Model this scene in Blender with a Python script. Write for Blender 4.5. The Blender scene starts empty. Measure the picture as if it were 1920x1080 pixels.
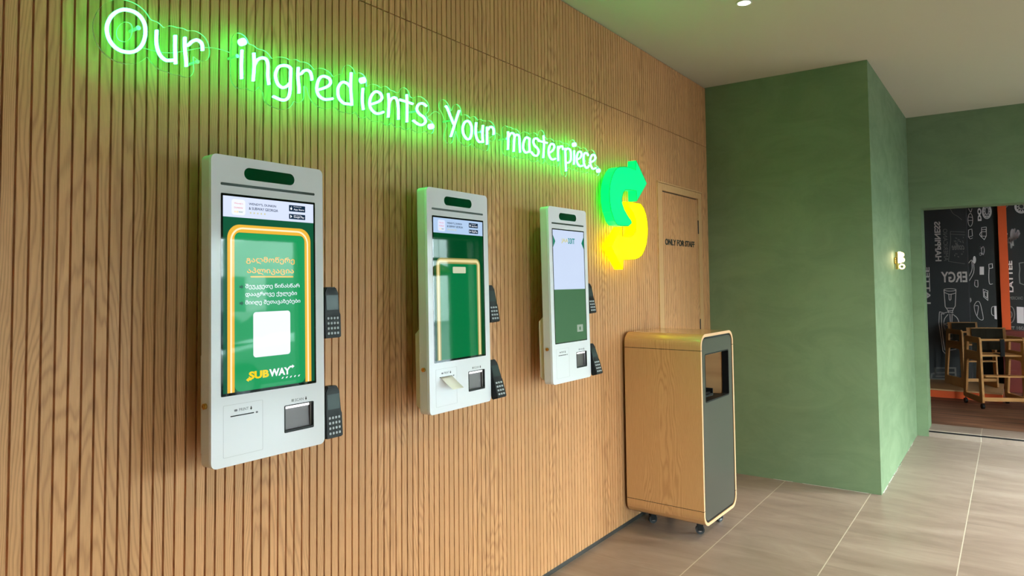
import bpy, bmesh, math, random
import numpy as np
from mathutils import Vector, Matrix
random.seed(4)
S = bpy.context.scene
C = S.collection
PI = math.pi

# ------------------------------------------------------------------ camera
cam_d = bpy.data.cameras.new('camera'); cam = bpy.data.objects.new('camera', cam_d); C.objects.link(cam)
S.camera = cam
yaw, pitch, roll, FPX = 0.6223, 0.0453, -0.0100, 1308.40
fw = Vector((math.cos(yaw)*math.cos(pitch), math.sin(yaw)*math.cos(pitch), math.sin(pitch)))
r0 = Vector((math.sin(yaw), -math.cos(yaw), 0)); u0 = r0.cross(fw)
rt = r0*math.cos(roll) + u0*math.sin(roll); up = u0*math.cos(roll) - r0*math.sin(roll)
M4 = Matrix((rt, up, -fw)).transposed().to_4x4(); M4.translation = Vector((0, -2.0627, 1.575))
cam.matrix_world = M4
cam_d.sensor_width = 36.0; cam_d.sensor_fit = 'HORIZONTAL'; cam_d.lens = 36.0*FPX/1920
cam_d.shift_x = (960-956.5)/1920; cam_d.shift_y = -(540-469.15)/1920
cam_d.clip_start = 0.02; cam_d.clip_end = 200

# ------------------------------------------------------------------ view, world, daylight
S.view_settings.view_transform = 'Standard'; S.view_settings.look = 'None'
S.view_settings.gamma = 1.0; S.view_settings.use_curve_mapping = False
S.view_settings.exposure = 0.17
S.cycles.use_denoising = True
S.cycles.max_bounces = 10; S.cycles.diffuse_bounces = 5; S.cycles.transparent_max_bounces = 12
S.cycles.sample_clamp_indirect = 8.0; S.cycles.caustics_reflective = False; S.cycles.caustics_refractive = False
W = bpy.data.worlds.new('sky'); S.world = W; W.use_nodes = True
bgn = W.node_tree.nodes['Background']; bgn.inputs[0].default_value = (0.78, 0.91, 1.0, 1); bgn.inputs[1].default_value = 52.0
# (portals, downlights and the room lamps are placed with the facade and ceiling just below)
def portal(x0, x1, z0, z1, y):
    L = bpy.data.lights.new('window_portal', 'AREA'); L.shape = 'RECTANGLE'; L.size = x1-x0; L.size_y = z1-z0
    L.cycles.is_portal = True
    o = bpy.data.objects.new('window_portal', L); C.objects.link(o)
    o.location = ((x0+x1)/2, y, (z0+z1)/2); o.rotation_euler = (PI/2, 0, 0)   # faces into the room
portal(5.75, 8.05, 0.03, 2.3, -4.19)
portal(3.0, 4.7, 0.03, 2.15, -4.19)
portal(-0.4, 0.7, 0.03, 2.15, -4.19)  # unseen window, added for frontal light that softens the kiosk shadows
def lamp(name, kind, loc, energy, color, **kw):
    L = bpy.data.lights.new(name, kind); L.energy = energy; L.color = color
    for k, v in kw.items(): setattr(L, k, v)
    o = bpy.data.objects.new(name, L); C.objects.link(o); o.location = loc
    return o
DOWN = [(4.097, -0.838), (-1.6, -2.9), (0.3, -2.9), (2.3, -2.9), (4.4, -2.9), (6.6, -2.9)]  # first one is the visible downlight, the rest are added warm fill
for (x, y) in DOWN:
    lamp('downlight_beam', 'SPOT', (x, y, 3.185), 34 if y > -1 else 160, (1.0, 0.80, 0.58), spot_size=math.radians(125), spot_blend=0.7, shadow_soft_size=0.035)
lamp('back_room_fill', 'SPOT', (9.5, -2.6, 2.75), 9, (1.0, 0.78, 0.55), spot_size=math.radians(150), spot_blend=0.7, shadow_soft_size=0.05)  # unseen lamp added for a little ambient light in the back room

# ------------------------------------------------------------------ node helpers
def lin(r, g, b):
    f = lambda c: c/12.92 if c <= 0.04045 else ((c+0.055)/1.055)**2.4
    return (f(r/255), f(g/255), f(b/255), 1)
def mat(name, col=(200,200,200), rough=0.5, metal=0.0, emit=None, strength=1.0, spec=0.5, coat=0.0):
    m = bpy.data.materials.new(name); m.use_nodes = True
    b = m.node_tree.nodes['Principled BSDF']
    b.inputs['Base Color'].default_value = lin(*col); b.inputs['Roughness'].default_value = rough
    b.inputs['Metallic'].default_value = metal; b.inputs['Specular IOR Level'].default_value = spec
    b.inputs['Coat Weight'].default_value = coat; b.inputs['Coat Roughness'].default_value = 0.03
    if emit is not None:
        b.inputs['Emission Color'].default_value = (*emit, 1); b.inputs['Emission Strength'].default_value = strength
    return m
class NG:
    def __init__(s, m): s.m = m; s.t = m.node_tree; s.b = s.t.nodes['Principled BSDF']
    def n(s, typ, **kw):
        o = s.t.nodes.new(typ)
        for k, v in kw.items():
            if k.startswith('i_'):
                key = k[2:]; key = int(key) if key.isdigit() else key.replace('_', ' ')
                if isinstance(v, bpy.types.NodeSocket): s.t.links.new(v, o.inputs[key])
                else: o.inputs[key].default_value = v
            else: setattr(o, k, v)
        return o
    def math(s, op, a, b=None, c=None):
        o = s.t.nodes.new('ShaderNodeMath'); o.operation = op
        for i, v in enumerate((a, b, c)):
            if v is None: continue
            if isinstance(v, bpy.types.NodeSocket): s.t.links.new(v, o.inputs[i])
            else: o.inputs[i].default_value = v
        return o.outputs[0]
    def mix(s, f, a, b, blend='MIX'):
        o = s.t.nodes.new('ShaderNodeMix'); o.data_type = 'RGBA'; o.blend_type = blend
        for i, v in ((0, f), (6, a), (7, b)):
            if isinstance(v, bpy.types.NodeSocket): s.t.links.new(v, o.inputs[i])
            else: o.inputs[i].default_value = v
        return o.outputs[2]
    def ramp(s, f, stops):
        o = s.t.nodes.new('ShaderNodeValToRGB'); e = o.color_ramp.elements
        while len(e) < len(stops): e.new(0.5)
        for i, (p, c) in enumerate(stops): e[i].position = p; e[i].color = c if len(c) == 4 else (*c, 1)
        s.t.links.new(f, o.inputs[0]); return o.outputs[0]
    def coords(s, sx=1, sy=1, sz=1):
        tc = s.n('ShaderNodeTexCoord'); mp = s.n('ShaderNodeMapping', i_Vector=tc.outputs['Object'])
        mp.inputs['Scale'].default_value = (sx, sy, sz); return mp.outputs[0]
    def noise(s, vec, scale, detail=4, rough=0.5, dist=0.0):
        return s.n('ShaderNodeTexNoise', i_Vector=vec, i_Scale=scale, i_Detail=detail, i_Roughness=rough, i_Distortion=dist).outputs['Fac']
    def base(s, sock): s.t.links.new(sock, s.b.inputs['Base Color'])
    def rough(s, sock): s.t.links.new(sock, s.b.inputs['Roughness'])
    def bump(s, sock, strength=0.2, dist=0.01):
        o = s.n('ShaderNodeBump', i_Height=sock, i_Strength=strength, i_Distance=dist); s.t.links.new(o.outputs[0], s.b.inputs['Normal'])

PITCH = 0.0331; PH = 1.731
def oak(name, axis='Z', slats=False, light=(210,156,108), dark=(164,112,72), panel=0.596, rough=0.5, GR=0.36):
    m = mat(name, rough=rough, spec=0.35); g = NG(m)
    tc = g.n('ShaderNodeTexCoord'); sep = g.n('ShaderNodeSeparateXYZ', i_0=tc.outputs['Object'])
    if axis == 'Z':   a, l = sep.outputs[0], sep.outputs[2]; t = sep.outputs[1]
    elif axis == 'ZY': a, l = sep.outputs[1], sep.outputs[2]; t = sep.outputs[0]
    elif axis == 'Y': a, l = sep.outputs[0], sep.outputs[1]; t = sep.outputs[2]
    else:             a, l = sep.outputs[2], sep.outputs[0]; t = sep.outputs[1]
    # veneer leaves: every sheet has its own figure, arching about its middle
    q = g.math('DIVIDE', a, panel); leaf = g.math('FLOOR', q); fr = g.math('SUBTRACT', g.math('SUBTRACT', q, leaf), 0.5)
    v1 = g.n('ShaderNodeCombineXYZ', i_0=g.math('MULTIPLY', a, 3.0), i_1=g.math('MULTIPLY', leaf, 7.31), i_2=g.math('MULTIPLY', l, 0.55)).outputs[0]
    n1 = g.noise(v1, 1.6, 3, 0.5)
    arch = g.math('MULTIPLY', g.math('MULTIPLY', fr, fr), 60.0)
    ph = g.math('ADD', g.math('ADD', arch, g.math('MULTIPLY', l, 2.6)), g.math('MULTIPLY', n1, 9.0))
    v2 = g.n('ShaderNodeCombineXYZ', i_0=g.math('MULTIPLY', a, 60), i_1=t, i_2=g.math('MULTIPLY', l, 5)).outputs[0]
    n2 = g.noise(v2, 1.0, 3, 0.6)
    ring = g.math('SINE', g.math('MULTIPLY', g.math('ADD', ph, g.math('MULTIPLY', n2, 0.5)), 13.0))
    ring = g.math('POWER', g.math('ADD', g.math('MULTIPLY', ring, 0.5), 0.5), 2.2)
    v3 = g.n('ShaderNodeCombineXYZ', i_0=g.math('MULTIPLY', a, 420), i_1=t, i_2=g.math('MULTIPLY', l, 14)).outputs[0]
    pore = g.noise(v3, 1.0, 2, 0.7)
    f = g.math('ADD', g.math('MULTIPLY', ring, GR), g.math('MULTIPLY', pore, 0.55))
    f = g.math('ADD', f, g.math('MULTIPLY', n2, 0.20))
    col = g.ramp(f, [(0.25, lin(*light)), (0.95, lin(*dark))])
    if slats:
        sid = g.math('FLOOR', g.math('DIVIDE', g.math('SUBTRACT', a, PH), PITCH))
        wn = g.n('ShaderNodeTexWhiteNoise', noise_dimensions='1D'); g.t.links.new(sid, wn.inputs['W'])
        tone = g.math('ADD', g.math('MULTIPLY', wn.outputs['Value'], 0.14), 0.93)
        cc = g.n('ShaderNodeCombineColor', i_0=tone, i_1=tone, i_2=tone).outputs[0]
        col = g.mix(1.0, col, cc, 'MULTIPLY')
    g.base(col); g.bump(pore, 0.12, 0.002)
    return m

# ------------------------------------------------------------------ mesh helpers
def tag(o, label=None, cat=None, group=None, kind=None):
    for k, v in (('label', label), ('category', cat), ('group', group), ('kind', kind)):
        if v: o[k] = v
    return o
def link(name, me, m, parent=None):
    o = bpy.data.objects.new(name, me); C.objects.link(o)
    if m is not None:
        for q in (m if isinstance(m, (list, tuple)) else [m]): me.materials.append(q)
    if parent: o.parent = parent
    return o
def obj(name, bm, m, parent=None, smooth=False):
    bmesh.ops.recalc_face_normals(bm, faces=bm.faces)
    me = bpy.data.meshes.new(name); bm.to_mesh(me); bm.free()
    if smooth: me.shade_smooth()
    return link(name, me, m, parent)
def empty(name, loc=(0,0,0), rz=0.0, label=None, cat=None, group=None, kind=None):
    o = bpy.data.objects.new(name, None); C.objects.link(o); o.location = loc; o.rotation_euler = (0, 0, rz)
    o.empty_display_size = 0.1
    return tag(o, label, cat, group, kind)
def new(): return bmesh.new()
def box(bm, x0, x1, y0, y1, z0, z1, mi=0):
    v = [bm.verts.new((x, y, z)) for x in (x0, x1) for y in (y0, y1) for z in (z0, z1)]
    for q in ((0,1,3,2), (4,6,7,5), (0,4,5,1), (2,3,7,6), (0,2,6,4), (1,5,7,3)):
        f = bm.faces.new([v[i] for i in q]); f.material_index = mi
    return v
def bevel(bm, w=0.003, seg=2, ang=30):
    bmesh.ops.recalc_face_normals(bm, faces=bm.faces)
    ed = [e for e in bm.edges if len(e.link_faces) == 2 and e.calc_face_angle(0) > math.radians(ang)]
    bmesh.ops.bevel(bm, geom=ed, offset=w, segments=seg, affect='EDGES', clamp_overlap=True)
def bbox(x0, x1, y0, y1, z0, z1, w=0.003, seg=2):
    bm = new(); box(bm, x0, x1, y0, y1, z0, z1); bevel(bm, w, seg); return bm
def rrect(x0, z0, x1, z1, r, n=6):
    pts = []
    for cx, cz, a0 in ((x1-r, z1-r, 0), (x0+r, z1-r, PI/2), (x0+r, z0+r, PI), (x1-r, z0+r, 1.5*PI)):
        for i in range(n+1):
            a = a0 + PI/2*i/n; pts.append((cx+r*math.cos(a), cz+r*math.sin(a)))
    return pts
def circ(cx, cz, r, n=24, rz=None):
    rz = rz or r
    return [(cx+r*math.cos(2*PI*i/n), cz+rz*math.sin(2*PI*i/n)) for i in range(n)]
def slab(loops, y0, y1, bm=None, T=None):
    """flat outline (x,z loops, holes allowed) given real thickness between y0 and y1"""
    own = new(); es = []
    for lp in loops:
        vs = [own.verts.new((x, y0, z)) for x, z in lp]
        for i in range(len(vs)): es.append(own.edges.new((vs[i], vs[(i+1) % len(vs)])))
    if len(loops) == 1 : own.faces.new(own.verts[:])
    else: bmesh.ops.triangle_fill(own, use_beauty=True, edges=es)
    ret = bmesh.ops.extrude_face_region(own, geom=own.faces[:])
    mv = [e for e in ret['geom'] if isinstance(e, bmesh.types.BMVert)]
    bmesh.ops.translate(own, verts=mv, vec=(0, y1-y0, 0))
    bmesh.ops.recalc_face_normals(own, faces=own.faces)
    if T is not None: bmesh.ops.transform(own, matrix=T, verts=own.verts)
    if bm is None: return own
    me = bpy.data.meshes.new('tmp'); own.to_mesh(me); own.free(); bm.from_mesh(me); bpy.data.meshes.remove(me)
    return bm
def cyl(bm, p0, p1, r0, r1=None, n=20):
    p0, p1 = Vector(p0), Vector(p1); r1 = r0 if r1 is None else r1
    d = p1-p0; T = Matrix.Translation((p0+p1)/2) @ d.to_track_quat('Z', 'Y').to_matrix().to_4x4()
    bmesh.ops.create_cone(bm, cap_ends=True, segments=n, radius1=r0, radius2=r1, depth=d.length, matrix=T)
def lathe(prof, axis_pt, n=24, bm=None, T=None):
    bm = bm or new(); rings = []
    for r, z in prof:
        rings.append([bm.verts.new((r*math.cos(2*PI*i/n), r*math.sin(2*PI*i/n), z)) for i in range(n)])
    vs = [v for r_ in rings for v in r_]
    for a, b in zip(rings, rings[1:]):
        for i in range(n): bm.faces.new((a[i], a[(i+1) % n], b[(i+1) % n], b[i]))
    if prof[0][0] > 1e-6: bm.faces.new(rings[0][::-1])
    if prof[-1][0] > 1e-6: bm.faces.new(rings[-1])
    bmesh.ops.transform(bm, matrix=Matrix.Translation(axis_pt) @ (T or Matrix()), verts=vs)
    return bm
def catmull(pts, sub=6, closed=False):
    P = [np.array(p, float) for p in pts]
    if closed: P = P[:-1] if np.allclose(P[0], P[-1]) else P
    n = len(P); out = []
    rng = range(n) if closed else range(n-1)
    for i in rng:
        g = (lambda k: P[k % n]) if closed else (lambda k: P[min(max(k, 0), n-1)])
        p0, p1, p2, p3 = g(i-1), g(i), g(i+1), g(i+2)
        for s in range(sub):
            t = s/sub
            out.append(0.5*((2*p1)+(-p0+p2)*t+(2*p0-5*p1+4*p2-p3)*t*t+(-p0+3*p1-3*p2+p3)*t**3))
    if not closed: out.append(P[-1])
    return out
def tube(paths, r, res=3, squash=None):
    """round tubes along 3-D paths -> mesh"""
    cu = bpy.data.curves.new('tmp', 'CURVE'); cu.dimensions = '3D'; cu.bevel_depth = r; cu.bevel_resolution = res; cu.use_fill_caps = True
    for path, closed in paths:
        sp = cu.splines.new('POLY'); sp.points.add(len(path)-1)
        for q, p in zip(sp.points, path): q.co = (p[0], p[1], p[2], 1)
        sp.use_cyclic_u = closed
    o = bpy.data.objects.new('tmp', cu); C.objects.link(o)
    me = bpy.data.meshes.new_from_object(o.evaluated_get(bpy.context.evaluated_depsgraph_get()))
    bpy.data.objects.remove(o); bpy.data.curves.remove(cu); me.shade_smooth()
    return me
def text_mesh(txt, height, width=None, bold=0.0, ext=0.0002, shear=0.0, mirror=False, spacing=1.0):
    """lettering as a mesh in the x,z plane facing -y, lower left corner at 0,0, cap height as given"""
    cu = bpy.data.curves.new('tmp', 'FONT'); cu.body = txt; cu.size = 1.0; cu.offset = bold; cu.extrude = 0.001; cu.resolution_u = 3
    cu.shear = shear; cu.space_character = spacing
    o = bpy.data.objects.new('tmp', cu); C.objects.link(o)
    me = bpy.data.meshes.new_from_object(o.evaluated_get(bpy.context.evaluated_depsgraph_get()))
    bpy.data.objects.remove(o); bpy.data.curves.remove(cu)
    co = np.array([v.co[:] for v in me.vertices])
    if not len(co): return me
    x0, x1, y0, y1 = co[:, 0].min(), co[:, 0].max(), co[:, 1].min(), co[:, 1].max()
    sz = height/(y1-y0); sx = width/(x1-x0) if width else sz
    for v in me.vertices:
        x = (v.co[0]-x0)*sx; z = (v.co[1]-y0)*sz; y = -v.co[2]/0.001*ext/2
        if mirror: x = -x
        v.co = (x, y, z)
    if mirror: me.flip_normals()
    return me
def text(name, txt, x, y, z, height, m, parent=None, width=None, rot=0.0, **kw):
    me = text_mesh(txt, height, width, **kw)
    me.transform(Matrix.Translation((x, y, z)) @ Matrix.Rotation(rot, 4, 'Y'))
    return link(name, me, m, parent)

# ------------------------------------------------------------------ materials
M = {}
M['oak_wall'] = oak('fluted_oak', slats=True)
M['oak_trim'] = oak('oak_trim', panel=0.3, light=(208,164,116), dark=(180,134,88))
M['oak_side'] = oak('oak_veneer', axis='ZY', light=(208,160,108), dark=(174,124,78), panel=0.5, rough=0.38)
M['oak_top'] = oak('oak_veneer_top', axis='Y', light=(208,160,108), dark=(174,124,78), panel=0.5, rough=0.2)
M['oak_top'].node_tree.nodes['Principled BSDF'].inputs['Coat Weight'].default_value = 0.8; M['oak_top'].node_tree.nodes['Principled BSDF'].inputs['Coat Roughness'].default_value = 0.15
M['oak_edge'] = mat('oak_edge', (226,178,136), 0.45)
M['birch'] = oak('birch_ply', axis='Z', light=(214,160,98), dark=(184,126,72), panel=0.2)
M['groove_back'] = mat('groove_back', (120,78,44), 0.8)
M['black'] = mat('black_plastic', (14,15,16), 0.5, spec=0.25)
M['plinth'] = mat('black_plinth', (52,50,48), 0.5)
M['white'] = mat('white_enamel', (236,237,244), 0.12, spec=0.5)
M['white_matte'] = mat('white_paint_metal', (214,210,204), 0.4)
M['cream'] = mat('cream_metal', (214,206,186), 0.4)
M['brass'] = mat('brass', (214,176,98), 0.22, 1.0)
M['chrome'] = mat('chrome', (220,220,222), 0.12, 1.0)
M['rubber'] = mat('castor_rubber', (38,38,40), 0.5)
M['grey_panel'] = mat('brushed_grey', (88,86,78), 0.28, 0.35)
M['dark_metal'] = mat('dark_metal', (92,84,84), 0.28, 0.5)
M['paper'] = mat('paper', (250,244,232), 0.8)
M['ceil'] = mat('ceiling_paint', (180,168,150), 0.9, spec=0.1)
M['orange'] = mat('orange_paint', (226,84,20), 0.6)
M['ink'] = mat('black_ink', (22,24,16), 0.7)
M['grey_ink'] = mat('grey_ink', (112,112,122), 0.7)
M['chalk'] = mat('chalk_print', (226,214,208), 0.9)
M['chalk_dim'] = mat('faded_chalk_print', (128,124,118), 0.9)
M['charcoal'] = mat('charcoal_wallpaper', (58,58,58), 0.8)
M['charcoal_dark'] = mat('black_wallpaper', (40,40,36), 0.8)
M['maroon'] = mat('maroon_laminate', (104,34,22), 0.5)
M['dark_fabric'] = mat('dark_brown_fabric', (48,42,28), 0.9)
M['strap'] = mat('black_webbing', (16,16,16), 0.9)
M['walnut_floor'] = None
M['screw'] = mat('clear_standoff', (200,255,215), 0.15, spec=0.8)

def green_plaster():
    m = mat('green_lime_plaster', rough=0.62, spec=0.3); g = NG(m)
    v = g.coords(); a = g.noise(v, 0.9, 5, 0.55, 0.6); b = g.noise(g.coords(1, 1, 2.2), 1.8, 6, 0.66, 1.2); c = g.noise(v, 16, 3, 0.6, 1.0)
    w = g.ramp(b, [(0.40, (0,0,0)), (0.62, (1,1,1))])
    col = g.mix(a, lin(98,116,84), lin(114,130,98))
    col = g.mix(g.math('MULTIPLY', w, 0.4), col, lin(82,100,70))
    g.base(g.mix(g.math('MULTIPLY', c, 0.12), col, lin(130,146,118)))
    g.bump(b, 0.25, 0.004); g.rough(g.math('ADD', g.math('MULTIPLY', b, 0.25), 0.45))
    return m
M['green'] = green_plaster()
def floor_tiles():
    m = mat('stone_tile', rough=0.35, spec=0.5); g = NG(m)
    tc = g.n('ShaderNodeTexCoord'); sp = g.n('ShaderNodeSeparateXYZ', i_0=tc.outputs['Object'])
    tx = g.math('DIVIDE', g.math('SUBTRACT', sp.outputs[0], 3.602), 0.5955); ty = g.math('DIVIDE', g.math('ADD', sp.outputs[1], 0.571), 0.601)
    fx = g.math('ABSOLUTE', g.math('SUBTRACT', g.math('SUBTRACT', tx, g.math('FLOOR', tx)), 0.5))
    fy = g.math('ABSOLUTE', g.math('SUBTRACT', g.math('SUBTRACT', ty, g.math('FLOOR', ty)), 0.5))
    gx = g.math('GREATER_THAN', fx, 0.5-0.0018/0.6); gy = g.math('GREATER_THAN', fy, 0.5-0.0026/0.6)
    idv = g.n('ShaderNodeCombineXYZ', i_0=g.math('FLOOR', tx), i_1=g.math('FLOOR', ty)).outputs[0]
    wn = g.n('ShaderNodeTexWhiteNoise', noise_dimensions='2D', i_Vector=idv)
    off = g.n('ShaderNodeVectorMath', operation='SCALE', i_0=wn.outputs['Color'], i_Scale=9.0)
    mp = g.n('ShaderNodeMapping', i_Vector=tc.outputs['Object']); mp.inputs['Scale'].default_value = (5.5, 1.5, 1)
    vv = g.n('ShaderNodeVectorMath', operation='ADD', i_0=mp.outputs[0], i_1=off.outputs[0]).outputs[0]
    a = g.noise(vv, 1.0, 6, 0.62, 0.8); b = g.noise(vv, 7.0, 4, 0.6)
    col = g.ramp(a, [(0.3, lin(124,105,94)), (0.55, lin(144,125,113)), (0.75, lin(160,142,130))])
    col = g.mix(g.math('MULTIPLY', b, 0.14), col, lin(104,90,78))
    col = g.mix(g.math('MULTIPLY', gx, 0.35), col, lin(180,170,152))
    col = g.mix(g.math('MULTIPLY', gy, 0.8), col, lin(200,190,172))
    g.base(col); g.rough(g.math('ADD', g.math('MULTIPLY', b, 0.12), 0.30))
    return m
M['tile'] = floor_tiles()
def wood_floor():
    m = mat('brown_plank_floor', rough=0.5); g = NG(m)
    v = g.coords(6, 0.8, 1); a = g.noise(v, 1.3, 6, 0.6, 1.2); b = g.noise(g.coords(40, 2, 1), 1.0, 3)
    g.base(g.ramp(g.math('ADD', g.math('MULTIPLY', a, 0.8), g.math('MULTIPLY', b, 0.2)), [(0.35, lin(66,42,30)), (0.55, lin(122,82,60)), (0.72, lin(150,108,84))]))
    return m
M['walnut_floor'] = wood_floor()
def clear(name, tint=(1,1,1), refl=0.06):
    m = bpy.data.materials.new(name); m.use_nodes = True; t = m.node_tree; t.nodes.clear()
    out = t.nodes.new('ShaderNodeOutputMaterial'); mx = t.nodes.new('ShaderNodeMixShader'); tr = t.nodes.new('ShaderNodeBsdfTransparent'); gl = t.nodes.new('ShaderNodeBsdfGlossy')
    tr.inputs[0].default_value = (*tint, 1); gl.inputs['Roughness'].default_value = 0.02; mx.inputs[0].default_value = refl
    t.links.new(tr.outputs[0], mx.inputs[1]); t.links.new(gl.outputs[0], mx.inputs[2]); t.links.new(mx.outputs[0], out.inputs[0])
    return m
M['acrylic'] = clear('clear_acrylic', (0.95, 1.0, 0.96), 0.0)
M['acrylic_edge'] = mat('cut_acrylic_edge', (225,255,228), 0.5, spec=0.6)  # pale green colour stands in for neon light glowing at the edge
M['glass'] = clear('window_glass', (0.96, 0.99, 0.97), 0.07)
def glow(name, col, strength):
    m = mat(name, (5,5,5), 0.5, emit=col, strength=strength, spec=0.1); return m
M['neon'] = glow('green_neon_flex', (0.021, 1.0, 0.15), 42.0)
M['lamp_on'] = glow('lit_lamp_lens', (1.0, 0.93, 0.76), 14.0)
def screen(name, col, k=1.0):
    c = lin(*col); return mat(name, (3,3,3), 0.03, emit=c[:3], strength=k, spec=0.17)

# ================================================================== THE SETTING
H = 3.205; XG = 5.741; YC = -1.2415; XF = 8.1; YS = -4.2; XW = -3.0
def fluted(bm, x0, x1, z0, z1, y=0.0, depth=0.011, gw=0.0055):
    """vertical grooves cut in a board between x0..x1"""
    k0 = math.floor((x0-PH)/PITCH)-1; k1 = math.ceil((x1-PH)/PITCH)+1
    prof = [(x0, y)]
    for k in range(k0, k1+1):
        g = PH+k*PITCH
        if g-gw/2 <= x0 or g+gw/2 >= x1: continue
        prof += [(g-gw/2-0.0006, y), (g-gw/2, y+0.0008), (g-gw/2+0.0004, y+depth), (g+gw/2-0.0004, y+depth), (g+gw/2, y+0.0008), (g+gw/2+0.0006, y)]
    prof.append((x1, y))
    lo = [bm.verts.new((a, b, z0)) for a, b in prof]; hi = [bm.verts.new((a, b, z1)) for a, b in prof]
    for i in range(len(prof)-1):
        bm.faces.new((lo[i], lo[i+1], hi[i+1], hi[i]))
    # thickness: top, bottom and end returns
    bl = [bm.verts.new((a, y+0.016, z0)) for a, b in prof]; bh = [bm.verts.new((a, y+0.016, z1)) for a, b in prof]
    for i in range(len(prof)-1):
        bm.faces.new((lo[i], bl[i], bl[i+1], lo[i+1])); bm.faces.new((hi[i], hi[i+1], bh[i+1], bh[i]))
    for a, b, c, d in ((lo[0], hi[0], bh[0], bl[0]), (lo[-1], bl[-1], bh[-1], hi[-1])): bm.faces.new((a, b, c, d))
DX0, DX1, DZ = 4.70, 5.590, 2.298
bm = new()
fluted(bm, XW, DX0, 0.027, 2.6945); fluted(bm, DX1, XG-0.001, 0.027, 2.6945); fluted(bm, DX0, DX1, DZ, 2.6945)
fluted(bm, XW, XG-0.001, 2.6990, H-0.006)
wl = tag(obj('wall_left', bm, M['oak_wall']), 'fluted oak veneer wall with narrow vertical grooves', kind='structure')
bm = new(); box(bm, XW, XG+0.3, 0.0165, 0.12, 0, H); obj('wall_core', bm, M['groove_back'], wl)
bm = new(); box(bm, XW, DX0, 0.0035, 0.016, 0.0, 0.027)
tag(obj('baseboard_left', bm, M['plinth']), 'recessed black strip along the foot of the oak wall', kind='structure')
# staff door
d1 = empty('door_1', (DX0, 0, 0), label='concealed fluted oak door lettered ONLY FOR STAFF', kind='structure')
bm = new(); x0, x1 = 0.0, DX1-DX0
box(bm, 0.012, 0.092, -0.004, 0.016, 0, 2.286); box(bm, 0.812, x1-0.004, -0.004, 0.016, 0, 2.286); box(bm, 0.092, 0.812, -0.004, 0.016, 2.236, 2.286)
bevel(bm, 0.0012, 1); obj('door_frame', bm, M['oak_trim'], d1)
bm = new(); box(bm, 0.0, 0.010, -0.0085, 0.016, 0, 2.298); box(bm, 0.010, x1, -0.0085, 0.016, 2.2885, 2.298); bevel(bm, 0.001, 1)
obj('edge_strip', bm, M['oak_trim'], d1)
bm = new(); k0 = []
fluted(bm, DX0+0.098, DX0+0.806, 0.012, 2.226, y=0.002)
bmesh.ops.translate(bm, verts=bm.verts, vec=(-DX0, 0, 0))
lf = obj('door_leaf', bm, M['oak_wall'], d1)
bm = new(); box(bm, 0.092, 0.812, 0.0163, 0.0166, 0, 2.236); obj('door_gap', bm, M['black'], d1)
for z in (0.30, 1.15, 1.95):
    bm = new(); cyl(bm, (0.809, -0.001, z), (0.809, -0.001, z+0.11), 0.0045, n=12); obj('hinge', bm, M['black'], d1)
L_ = text('lettering', 'ONLY FOR STAFF', 0.137, 0.0008, 1.836, 0.047, M['ink'], d1, width=0.585, bold=0.03, ext=0.002)

# green plaster block and far wall with opening
bm = new(); box(bm, XG, XF+0.3, YC, 0.12, 0, H)
obj('wall_back', bm, M['green'])['kind'] = 'structure'
OY0, OY1, OZ0, OZ1 = -1.343, -2.75, 0.0, 2.274
bm = new()
box(bm, XF, XF+0.3, YC-0.0, OY0, 0, H); box(bm, XF, XF+0.3, OY0, OY1, OZ1, H); box(bm, XF, XF+0.3, YS-0.2, OY1, 0, H)
obj('wall_far', bm, M['green'])['kind'] = 'structure'
bm = new(); box(bm, XW-0.1, XF+0.37, YS-0.2, 0.02, -0.1, 0)
tag(obj('floor', bm, M['tile']), 'large beige-grey stone floor tiles with pale joints', kind='structure')
bm = new(); box(bm, XW-0.1, XF+0.3, YS-0.2, 0.12, H, H+0.1)
cl_ = tag(obj('ceiling', bm, M['ceil']), 'plain painted ceiling', kind='structure')
bm = new(); box(bm, XW-0.1, XW, YS-0.2, 0.12, 0, H); obj('wall_behind', bm, M['green'])['kind'] = 'structure'
# plaster smears where green walls meet the floor
bm = new(); random.seed(8)
def smear(xa, ya, xb, yb, n, w):
    d = Vector((xb-xa, yb-ya, 0)); L = d.length; d.normalize(); nn = Vector((d.y, -d.x, 0))
    for k in range(n):
        t = random.uniform(0, L); l = random.uniform(0.03, 0.16); ww = random.uniform(0.3, 1)*w
        p = Vector((xa, ya, 0))+d*t
        vs = [p, p+d*l, p+d*l*0.8+nn*ww, p+d*l*0.5+nn*ww*0.6, p+d*l*0.1+nn*ww]
        lo = [bm.verts.new((v.x, v.y, 0.0)) for v in vs]; hi = [bm.verts.new((v.x, v.y, 0.0012)) for v in vs]
        bm.faces.new(hi)
        for i in range(5): bm.faces.new((lo[i], lo[(i+1) % 5], hi[(i+1) % 5], hi[i]))
smear(XG, -1.2, XG, -0.55, 16, -0.007); smear(XG+0.0, YC, XG+1.9, YC, 24, 0.009)
sm = obj('trim_1', bm, M['white_matte']); tag(sm, 'pale filler smears along the foot of the green walls', kind='structure')
# raised threshold
th = empty('trim_2', (XF, 0, 0), label='raised tiled threshold with a black shadow strip', kind='structure')
bm = new(); box(bm, 0.0, 0.36, OY1, OY0, 0.0, 0.045); obj('sill_base', bm, M['tile'], th)
bm = new(); box(bm, 0.003, 0.36, OY1, OY0, 0.045, 0.060); obj('shadow_strip', bm, M['black'], th)
bm = new(); box(bm, -0.001, 0.36, OY1, OY0, 0.060, 0.067); bm2 = bm; obj('sill_tile', bm, M['tile'], th)

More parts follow.
